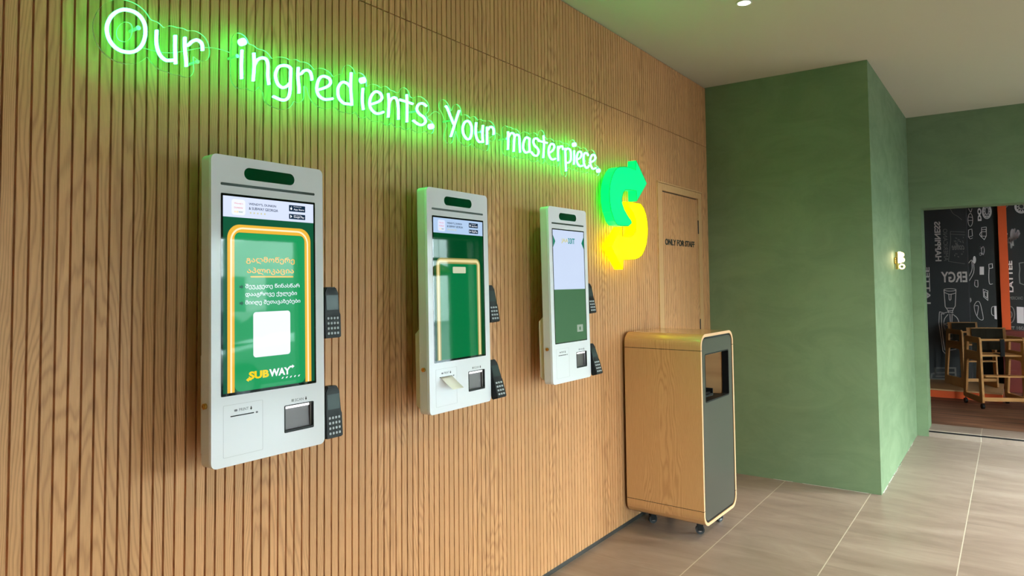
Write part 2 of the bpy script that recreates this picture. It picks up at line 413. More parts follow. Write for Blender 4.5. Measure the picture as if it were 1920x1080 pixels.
# south shopfront (daylight comes through it; the window nearest the camera is added)
sf = empty('wall_front', (0, YS, 0), label='glazed shopfront wall', kind='structure')
bm = new(); gx0, gx1, gz0, gz1 = 5.75, 8.05, 0.03, 2.3
box(bm, XW, -0.4, -0.2, 0, 0, H); box(bm, 0.7, 3.0, -0.2, 0, 0, H); box(bm, -0.4, 0.7, -0.2, 0, 2.15, H); box(bm, -0.4, 0.7, -0.2, 0, 0, gz0); box(bm, 4.7, gx0, -0.2, 0, 0, H); box(bm, 3.0, 4.7, -0.2, 0, 2.15, H); box(bm, gx1, XF, -0.2, 0, 0, H); box(bm, gx0, gx1, -0.2, 0, gz1, H); box(bm, 3.0, 4.7, -0.2, 0, 0, gz0); box(bm, gx0, gx1, -0.2, 0, 0, gz0)
obj('masonry', bm, M['green'], sf)
bm = new(); nx = 2
for i in range(nx+1):
    x = gx0+(gx1-gx0)*i/nx; box(bm, x-0.03, x+0.03, -0.13, -0.07, gz0, gz1)
box(bm, gx0, gx1, -0.125, -0.075, 2.0, 2.04); box(bm, -0.4, -0.35, -0.13, -0.07, gz0, 2.15); box(bm, 0.65, 0.7, -0.13, -0.07, gz0, 2.15); box(bm, 3.0, 3.05, -0.13, -0.07, gz0, 2.15); box(bm, 4.65, 4.7, -0.13, -0.07, gz0, 2.15); box(bm, 3.85, 3.89, -0.12, -0.08, gz0, 2.15)
obj('mullions', bm, M['plinth'], sf)
bm = new(); box(bm, gx0, gx1, -0.103, -0.097, gz0, gz1); box(bm, 3.0, 4.7, -0.103, -0.097, gz0, 2.15); box(bm, -0.4, 0.7, -0.103, -0.097, gz0, 2.15); obj('glass', bm, M['glass'], sf)
# outside: pavement, road, pale building opposite
bm = new(); box(bm, -40, 60, -60, YS-0.2, -0.15, -0.02)
tag(obj('ground', bm, mat('street_paving', (88,90,92), 0.8)), 'street outside the shopfront', kind='structure')

bm = new(); box(bm, XW, XF+2, YS-0.9, YS-0.2, 3.0, 3.12)  # canopy added out of view, keeps skylight off the upper walls
tag(obj('trim_3', bm, M['plinth']), 'unseen canopy added outside the shopfront to shade the upper walls', kind='structure')

# ------------------------------------------------------------------ downlights
first = None
for i, (x, y) in enumerate(DOWN):
    if first is None:
        t = empty('ceiling_downlight', (x, y, H), label='round recessed downlight glowing warm white, the only ceiling light in view', cat='ceiling light')
        bm = new(); lathe([(0.036, -0.0005), (0.036, -0.004), (0.046, -0.004), (0.047, -0.0005)], (0, 0, 0), 32, bm); obj('rim', bm, M['white_matte'], t, True)
        bm = new(); cyl(bm, (0, 0, -0.0035), (0, 0, -0.001), 0.0355, n=32); obj('lens', bm, M['lamp_on'], t)
        first = t
    else:
        r = first.copy(); C.objects.link(r); r.location = (x, y, H)
        for ch in first.children:
            c = ch.copy(); C.objects.link(c); c.parent = r
        r['label'] = ['', 'added out-of-view downlight for warm fill, first of the row', 'added out-of-view downlight for warm fill, second of the row', 'added out-of-view downlight for warm fill, middle of the row', 'added out-of-view downlight for warm fill, over the near end of the shopfront glass', 'added out-of-view downlight for warm fill, over the far end of the shopfront glass'][i]

# strokes of the neon lettering and outlines of the arrow logo, metres on the wall (x, z)
NEON = {
 'our': [
  ('O', None, [[[0.9452,2.3544],[0.9302,2.3471],[0.9164,2.3348],[0.9058,2.3189],[0.8988,2.3001],[0.8969,2.2829],[0.9008,2.2632],[0.9098,2.248],[0.9228,2.2379],[0.9399,2.2336],[0.9601,2.2363],[0.9765,2.2449],[0.9899,2.2603],[0.9981,2.2777],[1.0026,2.3007],[1.001,2.3241],[0.9941,2.3394],[0.9834,2.3502],[0.9667,2.3562],[0.9452,2.3544]]]),
  ('u', None, [[[1.0351,2.321],[1.0344,2.29],[1.038,2.2668],[1.047,2.2493],[1.0625,2.2401],[1.0782,2.243],[1.0894,2.247]],[[1.0908,2.3215],[1.0908,2.2855],[1.093,2.2366]]]),
  ('r', None, [[[1.1208,2.3243],[1.1211,2.2914],[1.125,2.2583],[1.1264,2.2371]],[[1.1257,2.3018],[1.1327,2.3048],[1.1444,2.3183],[1.1586,2.3269],[1.1719,2.3237],[1.1769,2.3134],[1.1777,2.2997]]]),
 ],
 'ingredients': [
  ('i', (1.3155, 2.3642), [[[1.3136,2.3367],[1.3118,2.2887],[1.313,2.2427]]]),
  ('n', None, [[[1.3573,2.3385],[1.359,2.298],[1.3558,2.2452]],[[1.359,2.2955],[1.3686,2.3153],[1.3798,2.3262],[1.3911,2.3311],[1.4025,2.331],[1.4091,2.3231],[1.4118,2.3086],[1.4115,2.2732],[1.416,2.2465]]]),
  ('g', None, [[[1.5034,2.3105],[1.5018,2.3232],[1.4911,2.3283],[1.473,2.3259],[1.4551,2.3168],[1.4434,2.2961],[1.442,2.2753],[1.4525,2.2548],[1.4704,2.2485],[1.4884,2.2577],[1.5005,2.2708]],[[1.5033,2.3235],[1.502,2.2816],[1.5001,2.2422],[1.4941,2.2201],[1.4826,2.2087],[1.4676,2.2051],[1.4528,2.2063],[1.4336,2.2099]]]),
  ('r', None, [[[1.5343,2.3338],[1.5329,2.3019],[1.5377,2.2635],[1.5378,2.2438]],[[1.5391,2.3112],[1.5485,2.3161],[1.558,2.3269],[1.5724,2.3338],[1.5853,2.3303],[1.5918,2.3158],[1.5935,2.3028]]]),
  ('e', None, [[[1.6212,2.274],[1.6496,2.2871],[1.6699,2.3007],[1.6774,2.3139],[1.6698,2.3273],[1.6461,2.3294],[1.6277,2.3175],[1.6168,2.2919],[1.6156,2.2701],[1.6246,2.2531],[1.6463,2.2455],[1.6666,2.2484],[1.6872,2.2554]]]),
  ('d', None, [[[1.7723,2.3186],[1.7541,2.3287],[1.7326,2.3266],[1.715,2.3058],[1.7115,2.2828],[1.7186,2.262],[1.7398,2.2496],[1.7614,2.2512],[1.7796,2.2521]],[[1.7759,2.3734],[1.7741,2.3133],[1.7796,2.2492]]]),
  ('i', (1.8347, 2.358), [[[1.8347,2.3268],[1.8316,2.2799],[1.8373,2.2435]]]),
  ('e', None, [[[1.8718,2.2707],[1.909,2.2871],[1.9289,2.3001],[1.9349,2.3133],[1.9249,2.3275],[1.9011,2.3282],[1.8796,2.3074],[1.8698,2.2791],[1.8756,2.2569],[1.8971,2.2435],[1.9208,2.2451],[1.9429,2.2553]]]),
  ('n', None, [[[1.9695,2.3356],[1.9735,2.2973],[1.9692,2.2394]],[[1.9735,2.2913],[1.9818,2.3111],[2.0005,2.3256],[2.0173,2.3215],[2.0256,2.2927],[2.0267,2.2411]]]),
  ('t', None, [[[2.0753,2.3538],[2.0772,2.303],[2.0761,2.2394]],[[2.0364,2.324],[2.073,2.3238],[2.1103,2.3222]]]),
  ('s', None, [[[2.1945,2.3297],[2.1737,2.3366],[2.1485,2.3283],[2.1348,2.3051],[2.1506,2.2876],[2.1779,2.2786],[2.1894,2.2616],[2.1685,2.2435],[2.1412,2.2433],[2.1144,2.2526]]]),
  ('full_stop', (2.2253, 2.2472), []),
 ],
 'your': [
  ('Y', None, [[[2.321,2.3552],[2.3319,2.3464],[2.3501,2.3182],[2.374,2.2834]],[[2.4126,2.3524],[2.3873,2.2981],[2.3547,2.225]]]),
  ('o', None, [[[2.4704,2.3158],[2.4487,2.3018],[2.4368,2.2746],[2.4442,2.2484],[2.4675,2.2322],[2.4893,2.2383],[2.5016,2.2656],[2.5008,2.2959],[2.4882,2.3127],[2.4704,2.3158]]]),
  ('u', None, [[[2.5366,2.3202],[2.5321,2.281],[2.5378,2.2513],[2.556,2.2337],[2.5767,2.237],[2.5872,2.2412]],[[2.5882,2.3166],[2.5834,2.2743],[2.5871,2.2334]]]),
  ('r', None, [[[2.6197,2.3143],[2.6192,2.275],[2.6186,2.2306]],[[2.626,2.3023],[2.6368,2.3134],[2.6541,2.3209],[2.6679,2.3162],[2.6721,2.305],[2.6709,2.2863]]]),
 ],
 'masterpiece': [
  ('m', None, [[[2.7903,2.3212],[2.7914,2.2769],[2.7888,2.2309]],[[2.7936,2.2928],[2.811,2.3136],[2.8302,2.3202],[2.8455,2.3103],[2.841,2.2735],[2.8382,2.2281]],[[2.8453,2.299],[2.8572,2.3145],[2.8768,2.3189],[2.8884,2.3083],[2.8897,2.2698],[2.8929,2.2316]]]),
  ('a', None, [[[2.9812,2.3142],[2.9567,2.3195],[2.9362,2.3046],[2.9236,2.2797],[2.9232,2.2544],[2.943,2.2389],[2.9675,2.2448],[2.9799,2.2512]],[[2.9813,2.3189],[2.9785,2.2836],[2.9818,2.2446]]]),
  ('s', None, [[[3.0694,2.3213],[3.0483,2.3286],[3.0249,2.3213],[3.0162,2.3035],[3.0305,2.2869],[3.0557,2.2766],[3.0659,2.2592],[3.0506,2.2381],[3.0211,2.2362],[2.9964,2.249]]]),
  ('t', None, [[[3.1155,2.3551],[3.1188,2.3053],[3.1107,2.2347]],[[3.0694,2.319],[3.1082,2.3204],[3.15,2.3209]]]),
  ('e', None, [[[3.1688,2.2694],[3.2006,2.2838],[3.2216,2.3065],[3.2152,2.3226],[3.1925,2.3215],[3.1695,2.2986],[3.1643,2.2687],[3.1772,2.2464],[3.204,2.2379],[3.2316,2.2466]]]),
  ('r', None, [[[3.2611,2.3199],[3.2601,2.2802],[3.2614,2.2384]],[[3.2654,2.3057],[3.2869,2.3218],[3.3058,2.3255],[3.3148,2.3081]]]),
  ('p', None, [[[3.3367,2.3214],[3.34,2.2666],[3.3429,2.1918]],[[3.3436,2.3099],[3.3657,2.3232],[3.39,2.3193],[3.3993,2.3003],[3.3958,2.2617],[3.3733,2.2435],[3.3466,2.2424]]]),
  ('i', (3.4415, 2.3565), [[[3.4371,2.3224],[3.4359,2.28],[3.4323,2.2412]]]),
  ('e', None, [[[3.4632,2.271],[3.5045,2.2896],[3.5206,2.3127],[3.5056,2.3261],[3.4797,2.3145],[3.4663,2.2894],[3.468,2.2587],[3.4878,2.2433],[3.5082,2.2408],[3.5317,2.2477]]]),
  ('c', None, [[[3.5995,2.3161],[3.5839,2.3284],[3.5574,2.3232],[3.5436,2.3003],[3.5477,2.2616],[3.5707,2.241],[3.592,2.2437],[3.6084,2.259]]]),
  ('e', None, [[[3.6197,2.2764],[3.6636,2.293],[3.6862,2.3122],[3.6757,2.3296],[3.6483,2.3257],[3.6258,2.3012],[3.6249,2.2718],[3.6405,2.2499],[3.662,2.2446],[3.6898,2.2535]]]),
  ('full_stop', (3.7256, 2.2418), []),
 ],
}
LOGO_GREEN = [(4.3233, 2.2253), (4.1664, 2.3592), (4.1555, 2.2955), (4.0977, 2.3008), (4.018, 2.2982), (3.9403, 2.2882), (3.8927, 2.2765), (3.8545, 2.2493), (3.8211, 2.211), (3.7968, 2.1658), (3.7863, 2.1223), (3.7859, 2.0589), (3.8044, 1.997), (3.8101, 1.9929), (3.8441, 1.9422), (3.8812, 1.9201), (3.957, 1.9185), (4.0351, 1.9216), (4.0857, 1.9437), (4.0773, 1.9574), (4.0289, 1.9858), (3.9815, 2.0215), (3.9538, 2.0582), (3.9498, 2.0889), (3.9702, 2.1283), (4.0025, 2.1515), (4.0718, 2.1577), (4.1613, 2.16), (4.1636, 2.0914)]
LOGO_YELLOW = [(4.0185, 2.0779), (4.2237, 2.0812), (4.2701, 2.0564), (4.303, 2.0176), (4.3205, 1.9733), (4.3281, 1.924), (4.3242, 1.8823), (4.3018, 1.8152), (4.2673, 1.773), (4.2279, 1.7393), (4.1804, 1.722), (4.125, 1.7112), (3.9573, 1.704), (3.95, 1.646), (3.7946, 1.7833), (3.9483, 1.9141), (3.951, 1.8515), (3.992, 1.8449), (4.0322, 1.8475), (4.1042, 1.8675), (4.1379, 1.8932), (4.1479, 1.9138), (4.1503, 1.9702), (4.1102, 2.0155), (4.049, 2.0489)]

# ================================================================== THE SIGN
M['neon_base'] = mat('white_silicone_base', (235,240,235), 0.6)
YT, YB0, YB1 = -0.054, -0.044, -0.039            # tube centre, acrylic front and back
def backing_loops(pts, R, step=0.005):
    P = np.array(pts); x0, z0 = P.min(0)-R-2*step; x1, z1 = P.max(0)+R+2*step
    xs = np.arange(x0, x1+step, step); zs = np.arange(z0, z1+step, step)
    gx, gz = np.meshgrid(xs, zs, indexing='ij'); D = np.full(gx.shape, 9.0)
    for p in P: D = np.minimum(D, np.hypot(gx-p[0], gz-p[1]))
    F = R-D; segs = {}
    def ip(i, j, k, l):
        a, b = F[i, j], F[k, l]; t = a/(a-b); return (xs[i]+(xs[k]-xs[i])*t, zs[j]+(zs[l]-zs[j])*t)
    key = {}
    nxt = {}
    for i in range(len(xs)-1):
        for j in range(len(zs)-1):
            c = [(i, j), (i+1, j), (i+1, j+1), (i, j+1)]; s = [F[q] > 0 for q in c]
            if all(s) or not any(s): continue
            cr = []
            for e in range(4):
                a, b = e, (e+1) % 4
                if s[a] != s[b]:
                    kk = tuple(sorted((c[a], c[b]))); key.setdefault(kk, ip(*c[a], *c[b])); cr.append((kk, s[a]))
            # leave through edges where inside -> outside
            outs = [k for k, ins in cr if ins]; ins_ = [k for k, ins in cr if not ins]
            for o_, i_ in zip(outs, ins_): nxt[o_] = i_
            if len(outs) == 2: nxt[outs[0]], nxt[outs[1]] = ins_[1], ins_[0]
    loops = []
    while nxt:
        k = next(iter(nxt)); lp = []
        while k in nxt: k2 = nxt.pop(k); lp.append(key[k]); k = k2
        if len(lp) > 8:
            a = np.array(lp); a = (np.roll(a, 1, 0)+2*a+np.roll(a, -1, 0))/4
            a = (np.roll(a, 1, 0)+2*a+np.roll(a, -1, 0))/4
            loops.append([tuple(v) for v in a])
    return loops
WORDS = [('our', 'green neon word Our on clear acrylic, first word above the nearest kiosk', [(0.985, 2.315), (1.165, 2.262)]),
         ('ingredients', 'green neon word ingredients with full stop on clear acrylic', [(1.300, 2.315), (2.145, 2.30)]),
         ('your', 'green neon word Your on clear acrylic, above the middle kiosk', [(2.365, 2.30), (2.58, 2.285)]),
         ('masterpiece', 'green neon word masterpiece with full stop, nearest the arrow logo', [(2.785, 2.285), (3.55, 2.25)])]
for wname, lab, screws in WORDS:
    letters = NEON[wname]; allp = []
    x0 = min(p[0] for l in letters for s in l[2] for p in s); zc = 2.255
    root = empty('neon_word', (x0, 0, zc), label=lab, cat='neon sign', group='green neon words on the oak wall')
    loc = lambda x, y, z: (x-x0, y, z-zc)
    for nm, dot, strokes in letters:
        paths = []
        for s in strokes:
            closed = len(s) > 6 and s[0] == s[-1]
            pp = catmull(s, 6, closed); allp += [tuple(p) for p in pp]
            paths.append(([loc(p[0], 0, p[1]) for p in pp], closed))
        if paths:
            me = tube(paths, 0.0045, 3)
            me.transform(Matrix.Translation((0, YT, 0)) @ Matrix.Diagonal((1, 1.7, 1, 1)))
            lo = link('neon_letter', me, [M['neon'], M['neon_base']], root)
            for pg in me.polygons: pg.material_index = 1 if pg.normal.y > 0.25 else 0; lo['label'] = 'glowing letter ' + nm if nm != 'full_stop' else 'glowing full stop'
        if dot:
            allp.append(dot); bm = new(); cyl(bm, loc(dot[0], YB0, dot[1]), loc(dot[0], YT-0.008, dot[1]), 0.0115, n=24)
            do = obj('neon_full_stop' if nm == 'full_stop' else 'neon_dot', bm, M['neon'], root)
    loops = backing_loops(allp, 0.031 if wname != 'x' else 0.03)
    loops = [[(x-x0, z-zc) for x, z in lp] for lp in loops]
    bm = slab(loops, YB0, YB1)
    for f in bm.faces: f.material_index = 1 if abs(f.normal.y) < 0.5 else 0
    obj('acrylic_backing', bm, [M['acrylic'], M['acrylic_edge']], root)
    for sx, sz in screws:
        bm = new(); cyl(bm, loc(sx, 0.0, sz), loc(sx, YB0-0.004, sz), 0.0045, n=14); cyl(bm, loc(sx, YB0-0.006, sz), loc(sx, YB0-0.003, sz), 0.0065, n=18)
        obj('standoff_screw', bm, M['screw'], root)
for (xa, za, xb, zb, lab) in ((1.02, 2.275, 1.30, 2.335, 'thin clear cable between the neon words Our and ingredients'),
                              (2.21, 2.30, 2.335, 2.33, 'thin clear cable between the neon words ingredients and Your'),
                              (2.665, 2.29, 2.79, 2.305, 'thin clear cable between the neon words Your and masterpiece')):
    pts = [(xa+(xb-xa)*t, -0.006-0.004*math.sin(PI*t), za+(zb-za)*t-0.012*math.sin(2*PI*t)) for t in [i/14 for i in range(15)]]
    me = tube([(pts, False)], 0.0011, 2)
    tag(link('sign_cable', me, M['screw']), lab, 'cable', 'cables joining the neon words')

# arrow logo: two luminous boxes
def lightbox(name, poly, face, side, label):
    cx = sum(p[0] for p in poly)/len(poly); cz = sum(p[1] for p in poly)/len(poly)
    root = empty(name, (cx, 0, cz), label=label, cat='illuminated sign', group='arrow logo light boxes')
    pl = [(x-cx, z-cz) for x, z in poly]
    bm = slab([pl], -0.095, -0.035)
    for f in bm.faces: f.material_index = 0 if f.normal.y < -0.5 else 1
    obj('light_box', bm, [face, side], root)
    me = tube([([(x, -0.0948, z) for x, z in pl], True)], 0.0022, 1); link('edge_seam', me, M['seam_g' if 'green' in name else 'seam_y'], root)
    for k in (4, len(pl)*2//3):
        bm = new(); x, z = pl[k]; x *= 0.85; z *= 0.9; cyl(bm, (x, -0.04, z), (x, 0, z), 0.006, n=12); obj('mounting_pin', bm, M['plinth'], root)
    return root
M['lg'] = glow('lit_green_acrylic', (0.0, 1.0, 0.23), 1.15); M['lgs'] = glow('lit_green_acrylic_side', (0.0, 1.0, 0.06), 3.2)
M['ly'] = glow('lit_yellow_acrylic', (1.0, 0.97, 0.0), 1.3); M['lys'] = glow('lit_yellow_acrylic_side', (1.0, 0.95, 0.0), 4.0)
M['seam_g'] = glow('green_seam', (0.0, 0.30, 0.06), 1.0); M['seam_y'] = glow('yellow_seam', (0.50, 0.34, 0.0), 1.0)
lightbox('green_arrow_sign', LOGO_GREEN, M['lg'], M['lgs'], 'glowing green arrow curving up to the right, upper half of the S logo')
lightbox('yellow_arrow_sign', LOGO_YELLOW, M['ly'], M['lys'], 'glowing yellow arrow curving down to the left, lower half of the S logo')

# ================================================================== KIOSKS
SC = {'dark': screen('display_dark_green', (18,84,56)), 'green': screen('display_green', (28,150,88)), 'green2': screen('display_deep_green', (0,112,58)), 'dgreen2': screen('display_bottle_green', (0,66,30)),
      'banner': screen('display_pale_blue', (212,222,248)), 'banner2': screen('display_blue', (172,198,230)), 'navy': screen('display_navy', (22,44,66)), 'white': screen('display_white', (236,240,252)),
      'gold': screen('display_gold', (232,178,60)), 'pale_gold': screen('display_pale_gold', (255,236,190)), 'orange': screen('display_orange', (246,170,52)), 'yellow': screen('display_yellow', (252,206,30)),
      'red': screen('display_red', (220,110,120)), 'k3sky': screen('display_light_blue', (196,210,236)), 'k3green': screen('display_forest_green', (62,104,70)), 'teal': screen('display_teal', (16,120,90)),
      'khaki': screen('display_khaki', (186,180,112)), 'dkhaki': screen('display_shadow_khaki', (150,142,80)), 'star': screen('display_star', (206,200,150)), 'lgrey': screen('display_grey', (150,166,150)), 'tealtxt': screen('display_teal_text', (40,140,140)), 'ytxt': screen('display_pale_yellow', (200,196,110))}
M['bezel'] = mat('display_bezel', (12,20,18), 0.03, spec=0.5)
M['led'] = glow('scanner_led', (1.0, 1.0, 0.98), 2.0)
M['pill'] = mat('green_camera_glass', (0,62,34), 0.04)
M['slot'] = mat('dark_slot', (12,34,24), 0.3)
PW, PHH = 0.406, 0.911
def kiosk(Xl, w, zb, zt, Yb, Yt, yw, label, kind):
    O = Vector((Xl, Yb, zb)); ex = Vector((w, -yw, 0)); ez = Vector((0, Yt-Yb, zt-zb)); h = ez.length
    ex.normalize(); ez.normalize(); ey = ez.cross(ex); ex = ey.cross(ez)
    root = empty('ordering_kiosk', (0,0,0), label=label, cat='kiosk', group='wall mounted ordering kiosks')
    R = Matrix((ex, ey, ez)).transposed().to_4x4(); R.translation = O; root.matrix_world = R
    fx, fz = w/PW, h/PHH
    def rr(name, x0, z0, x1, z1, y0, y1, r, m, parent=root, bev=0.0):
        bm = slab([rrect(x0*fx, z0*fz, x1*fx, z1*fz, r)], y0, y1)
        if bev: bevel(bm, bev, 2, 50)
        return obj(name, bm, m, parent)
    # body: front plate with rounded corners, holes for scanner window
    win = rrect(0.2475*fx, 0.0605*fz, 0.3615*fx, 0.1455*fz, 0.004)
    bm = slab([rrect(0, 0, PW*fx, PHH*fz, 0.018), win[::-1]], 0.0, 0.012)
    obj('front_panel', bm, M['white'], root)
    bm = slab([rrect(0.0006, 0.0006, PW*fx-0.0006, PHH*fz-0.0006, 0.0175)], 0.0122, 0.052); bevel(bm, 0.0012, 2, 50)
    obj('housing', bm, M['white_matte'], root)
    rr('mounting_box', 0.200, 0.03, 0.346, 0.87, 0.0525, 0.155, 0.01, M['cream'], bev=0.002)
    # wedge shaped service box low at the back
    x0 = 0.023
    bm = new(); prof = [(0.0525, 0.02), (0.0525, 0.345), (0.062, 0.345), (0.091, 0.318), (0.091, 0.035), (0.078, 0.02)]
    vs0 = [bm.verts.new((x0, y, z*fz)) for y, z in prof]; vs1 = [bm.verts.new((0.1995, y, z*fz)) for y, z in prof]
    bm.faces.new(vs0); bm.faces.new(vs1[::-1])
    for i in range(len(prof)): bm.faces.new((vs0[i], vs1[i], vs1[(i+1) % len(prof)], vs0[(i+1) % len(prof)]))
    obj('service_box', bm, M['cream'], root)
    bm = new(); cyl(bm, (-0.0075, 0.027, 0.179*fz), (0.0, 0.027, 0.179*fz), 0.0085, n=24); cyl(bm, (-0.0095, 0.027, 0.179*fz), (-0.0075, 0.027, 0.179*fz), 0.006, n=24)
    lk = obj('lock', bm, M['brass'], root); bm = new(); box(bm, -0.0099, -0.0094, 0.0262, 0.0278, 0.179*fz-0.004, 0.179*fz+0.004); obj('keyhole', bm, M['black'], lk)
    # top details
    rr('camera_window', 0.108, 0.845, 0.291, 0.882, -0.0008, 0.004, 0.018, M['pill'])
    rr('light_slot', 0.030, 0.8205, 0.372, 0.8285, -0.0006, 0.003, 0.0035, M['slot'])
    # display
    sc = rr('display', 0.0305, 0.202, 0.3725, 0.797, -0.0008, 0.004, 0.003, M['bezel'])
    def e(name, x0, z0, x1, z1, m, lvl=1, r=0.0006, parent=sc): return rr(name, x0, z0, x1, z1, -0.0008-0.0002*lvl, -0.0008, r, m, parent)
    def tx(name, s, x, z, hgt, m, width=None, lvl=3, **kw):
        return text(name, s, x*fx, -0.0008-0.0002*lvl, z*fz, hgt, m, sc, width=width*fx if width else None, **kw)
    D0, D1 = 0.037, 0.3655
    if kind in (1, 2):
        e('background_image', D0, 0.210, D1, 0.728, SC['dark'] if kind == 1 else SC['dgreen2'], 1)
        e('banner', D0, 0.728, D1, 0.790, SC['banner'] if kind == 1 else SC['banner2'], 1)
        e('app_icon', 0.065, 0.735, 0.111, 0.782, SC['banner'] if kind == 2 else SC['white'], 2, 0.008)
        tx('icon_text', 'Wendy\'s', 0.073, 0.7665, 0.006, SC['red'], 0.030); tx('icon_text', 'DUNKIN\'', 0.073, 0.7545, 0.005, SC['red'], 0.030)
        t_ = tx('icon_text', 'SUB', 0.073, 0.742, 0.005, SC['yellow'], 0.014); tx('icon_text', 'WAY', 0.088, 0.742, 0.005, SC['teal'], 0.015)
        tx('app_name', "WENDY'S, DUNKIN", 0.123, 0.767, 0.0085, SC['navy'], 0.097, bold=0.01); tx('app_name', '& SUBWAY GEORGIA', 0.123, 0.754, 0.0085, SC['navy'], 0.104, bold=0.01)
        bm = new()
        for i in range(5):
            cx, cz = (0.129+0.0125*i)*fx, 0.7445*fz
            slab([[(cx+(0.0042 if k % 2 == 0 else 0.0018)*math.sin(PI*k/5), cz+(0.0042 if k % 2 == 0 else 0.0018)*math.cos(PI*k/5)) for k in range(10)]], -0.0014, -0.0008, bm)
        obj('rating_stars', bm, SC['star'], sc)
        for (za, zb_, s2, s1) in ((0.7605, 0.781, 'App Store', 'Download on the'), (0.736, 0.7525, 'Google Play', 'GET IT ON')):
            b_ = e('store_badge', 0.269, za, 0.3325, zb_, SC['navy'], 2, 0.002)
            tx('badge_text', s2, 0.287, za+0.003, 0.0075, SC['white'], 0.041, bold=0.006); tx('badge_text', s1, 0.287, zb_-0.0055, 0.0026, SC['white'], 0.030)
        bm = new(); slab([circ(0.2775*fx, 0.7695*fz, 0.0036, 16, 0.0042)], -0.0014, -0.0009, bm); slab([[(0.2775*fx, 0.7745*fz), (0.2795*fx, 0.777*fz), (0.2778*fx, 0.7768*fz)]], -0.0014, -0.0009, bm)
        slab([[(0.274*fx, 0.739*fz), (0.2815*fx, 0.7442*fz), (0.274*fx, 0.7495*fz)]], -0.0014, -0.0009, bm)
        obj('badge_symbols', bm, SC['white'], sc)
    if kind == 1:
        def arch(xo, xi_, zo, th, z0=0.2105):
            o = [(xo*fx, z0*fz)] ; r = 0.042; xr = (0.403-xo)
            out = [(xo, z0)]+[(xo+r-r*math.cos(a), zo-r+r*math.sin(a)) for a in [PI/2*i/8 for i in range(9)]]+[(xr-r+r*math.sin(a), zo-r+r*math.cos(a)) for a in [PI/2*i/8 for i in range(9)]]+[(xr, z0)]
            ri = r-th; xi = xo+th; zi = zo-th; xri = xr-th
            inn = [(xri, z0)]+[(xri-ri+ri*math.cos(a), zi-ri+ri*math.sin(a)) for a in [PI/2*i/8 for i in range(9)]]+[(xi+ri-ri*math.sin(a), zi-ri+ri*math.cos(a)) for a in [PI/2*i/8 for i in range(9)]]+[(xi, z0)]
            return [(x*fx, z*fz) for x, z in out+inn]
        obj('phone_outline', slab([arch(0.0505, 0, 0.7065, 0.0235)], -0.0013, -0.0008), SC['gold'], sc)
        obj('phone_outline_highlight', slab([arch(0.0600, 0, 0.6985, 0.0055)], -0.0016, -0.0013), SC['pale_gold'], sc)
        e('phone_screen', 0.0745, 0.2105, 0.3285, 0.6825, SC['green'], 1.5, 0.02)
        tx('headline', 'გადმოწერე', 0.113, 0.589, 0.0225, SC['orange'], 0.176, bold=0.014, lvl=4); tx('headline', 'აპლიკაცია', 0.116, 0.556, 0.0225, SC['orange'], 0.170, bold=0.014, lvl=4)
        e('headline_underline', 0.128, 0.548, 0.284, 0.5525, SC['gold'], 3, 0.002)
        tx('message', 'შეუკვეთე წინასწარ', 0.110, 0.512, 0.0165, SC['white'], 0.198, bold=0.008, lvl=4)
        tx('message', 'დააგროვე ქულები', 0.110, 0.488, 0.0165, SC['white'], 0.187, bold=0.008, lvl=4)
        tx('message', 'მიიღე შეთავაზებები', 0.110, 0.463, 0.0165, SC['white'], 0.200, bold=0.008, lvl=4)
        for z in (0.517, 0.468):
            bm = slab([[(0.0905*fx, z*fz), (0.0975*fx, (z-0.001)*fz), (0.0975*fx, (z-0.004)*fz), (0.104*fx, (z+0.003)*fz), (0.0975*fx, (z+0.010)*fz), (0.0975*fx, (z+0.007)*fz), (0.0905*fx, (z+0.006)*fz)]], -0.0016, -0.0012); obj('bullet_arrow', bm, SC['dark'], sc)
        e('blank_code_card', 0.137, 0.306, 0.271, 0.443, SC['white'], 3, 0.010)
        tx('logo_text', 'SUB', 0.121, 0.242, 0.0235, SC['yellow'], 0.070, bold=0.045, lvl=5); tx('logo_text', 'WAY', 0.192, 0.242, 0.0235, SC['white'], 0.079, bold=0.045, lvl=5)
        def poly(name, pts, m, lv=5): return obj(name, slab([[(x*fx, z*fz) for x, z in pts]], -0.0008-0.0002*lv, -0.0009), m, sc)
        poly('logo_arrow', [(0.130, 0.2445), (0.130, 0.2395), (0.1205, 0.2395), (0.1205, 0.236), (0.112, 0.242), (0.1205, 0.248), (0.1205, 0.2445)], SC['yellow'])
        poly('logo_arrow', [(0.264, 0.2625), (0.268, 0.2680), (0.2775, 0.2680), (0.2775, 0.2715), (0.286, 0.2655), (0.2775, 0.2595), (0.2775, 0.2630)], SC['white'])
        for i in range(5): poly('logo_dash', [(0.237+0.0155*i, 0.231), (0.241+0.0155*i, 0.236), (0.2455+0.0155*i, 0.2365), (0.2415+0.0155*i, 0.231)], SC['white'], 4)
    if kind == 2:
        def arch2(xo, zo, th, r=0.030, z0=0.2105):
            xr = 0.392-xo; xi, zi, xri, ri = xo+th, zo-th, xr-th, r-th
            out = [(xo, z0)]+[(xo+r-r*math.cos(a), zo-r+r*math.sin(a)) for a in [PI/2*i/8 for i in range(9)]]+[(xr-r+r*math.sin(a), zo-r+r*math.cos(a)) for a in [PI/2*i/8 for i in range(9)]]+[(xr, z0)]
            inn = [(xri, z0)]+[(xri-ri+ri*math.cos(a), zi-ri+ri*math.sin(a)) for a in [PI/2*i/8 for i in range(9)]]+[(xi+ri-ri*math.sin(a), zi-ri+ri*math.cos(a)) for a in [PI/2*i/8 for i in range(9)]]+[(xi, z0)]
            return [(x*fx, z*fz) for x, z in out+inn]
        e('phone_screen', 0.060, 0.2105, 0.334, 0.612, SC['green2'], 1.5, 0.02)
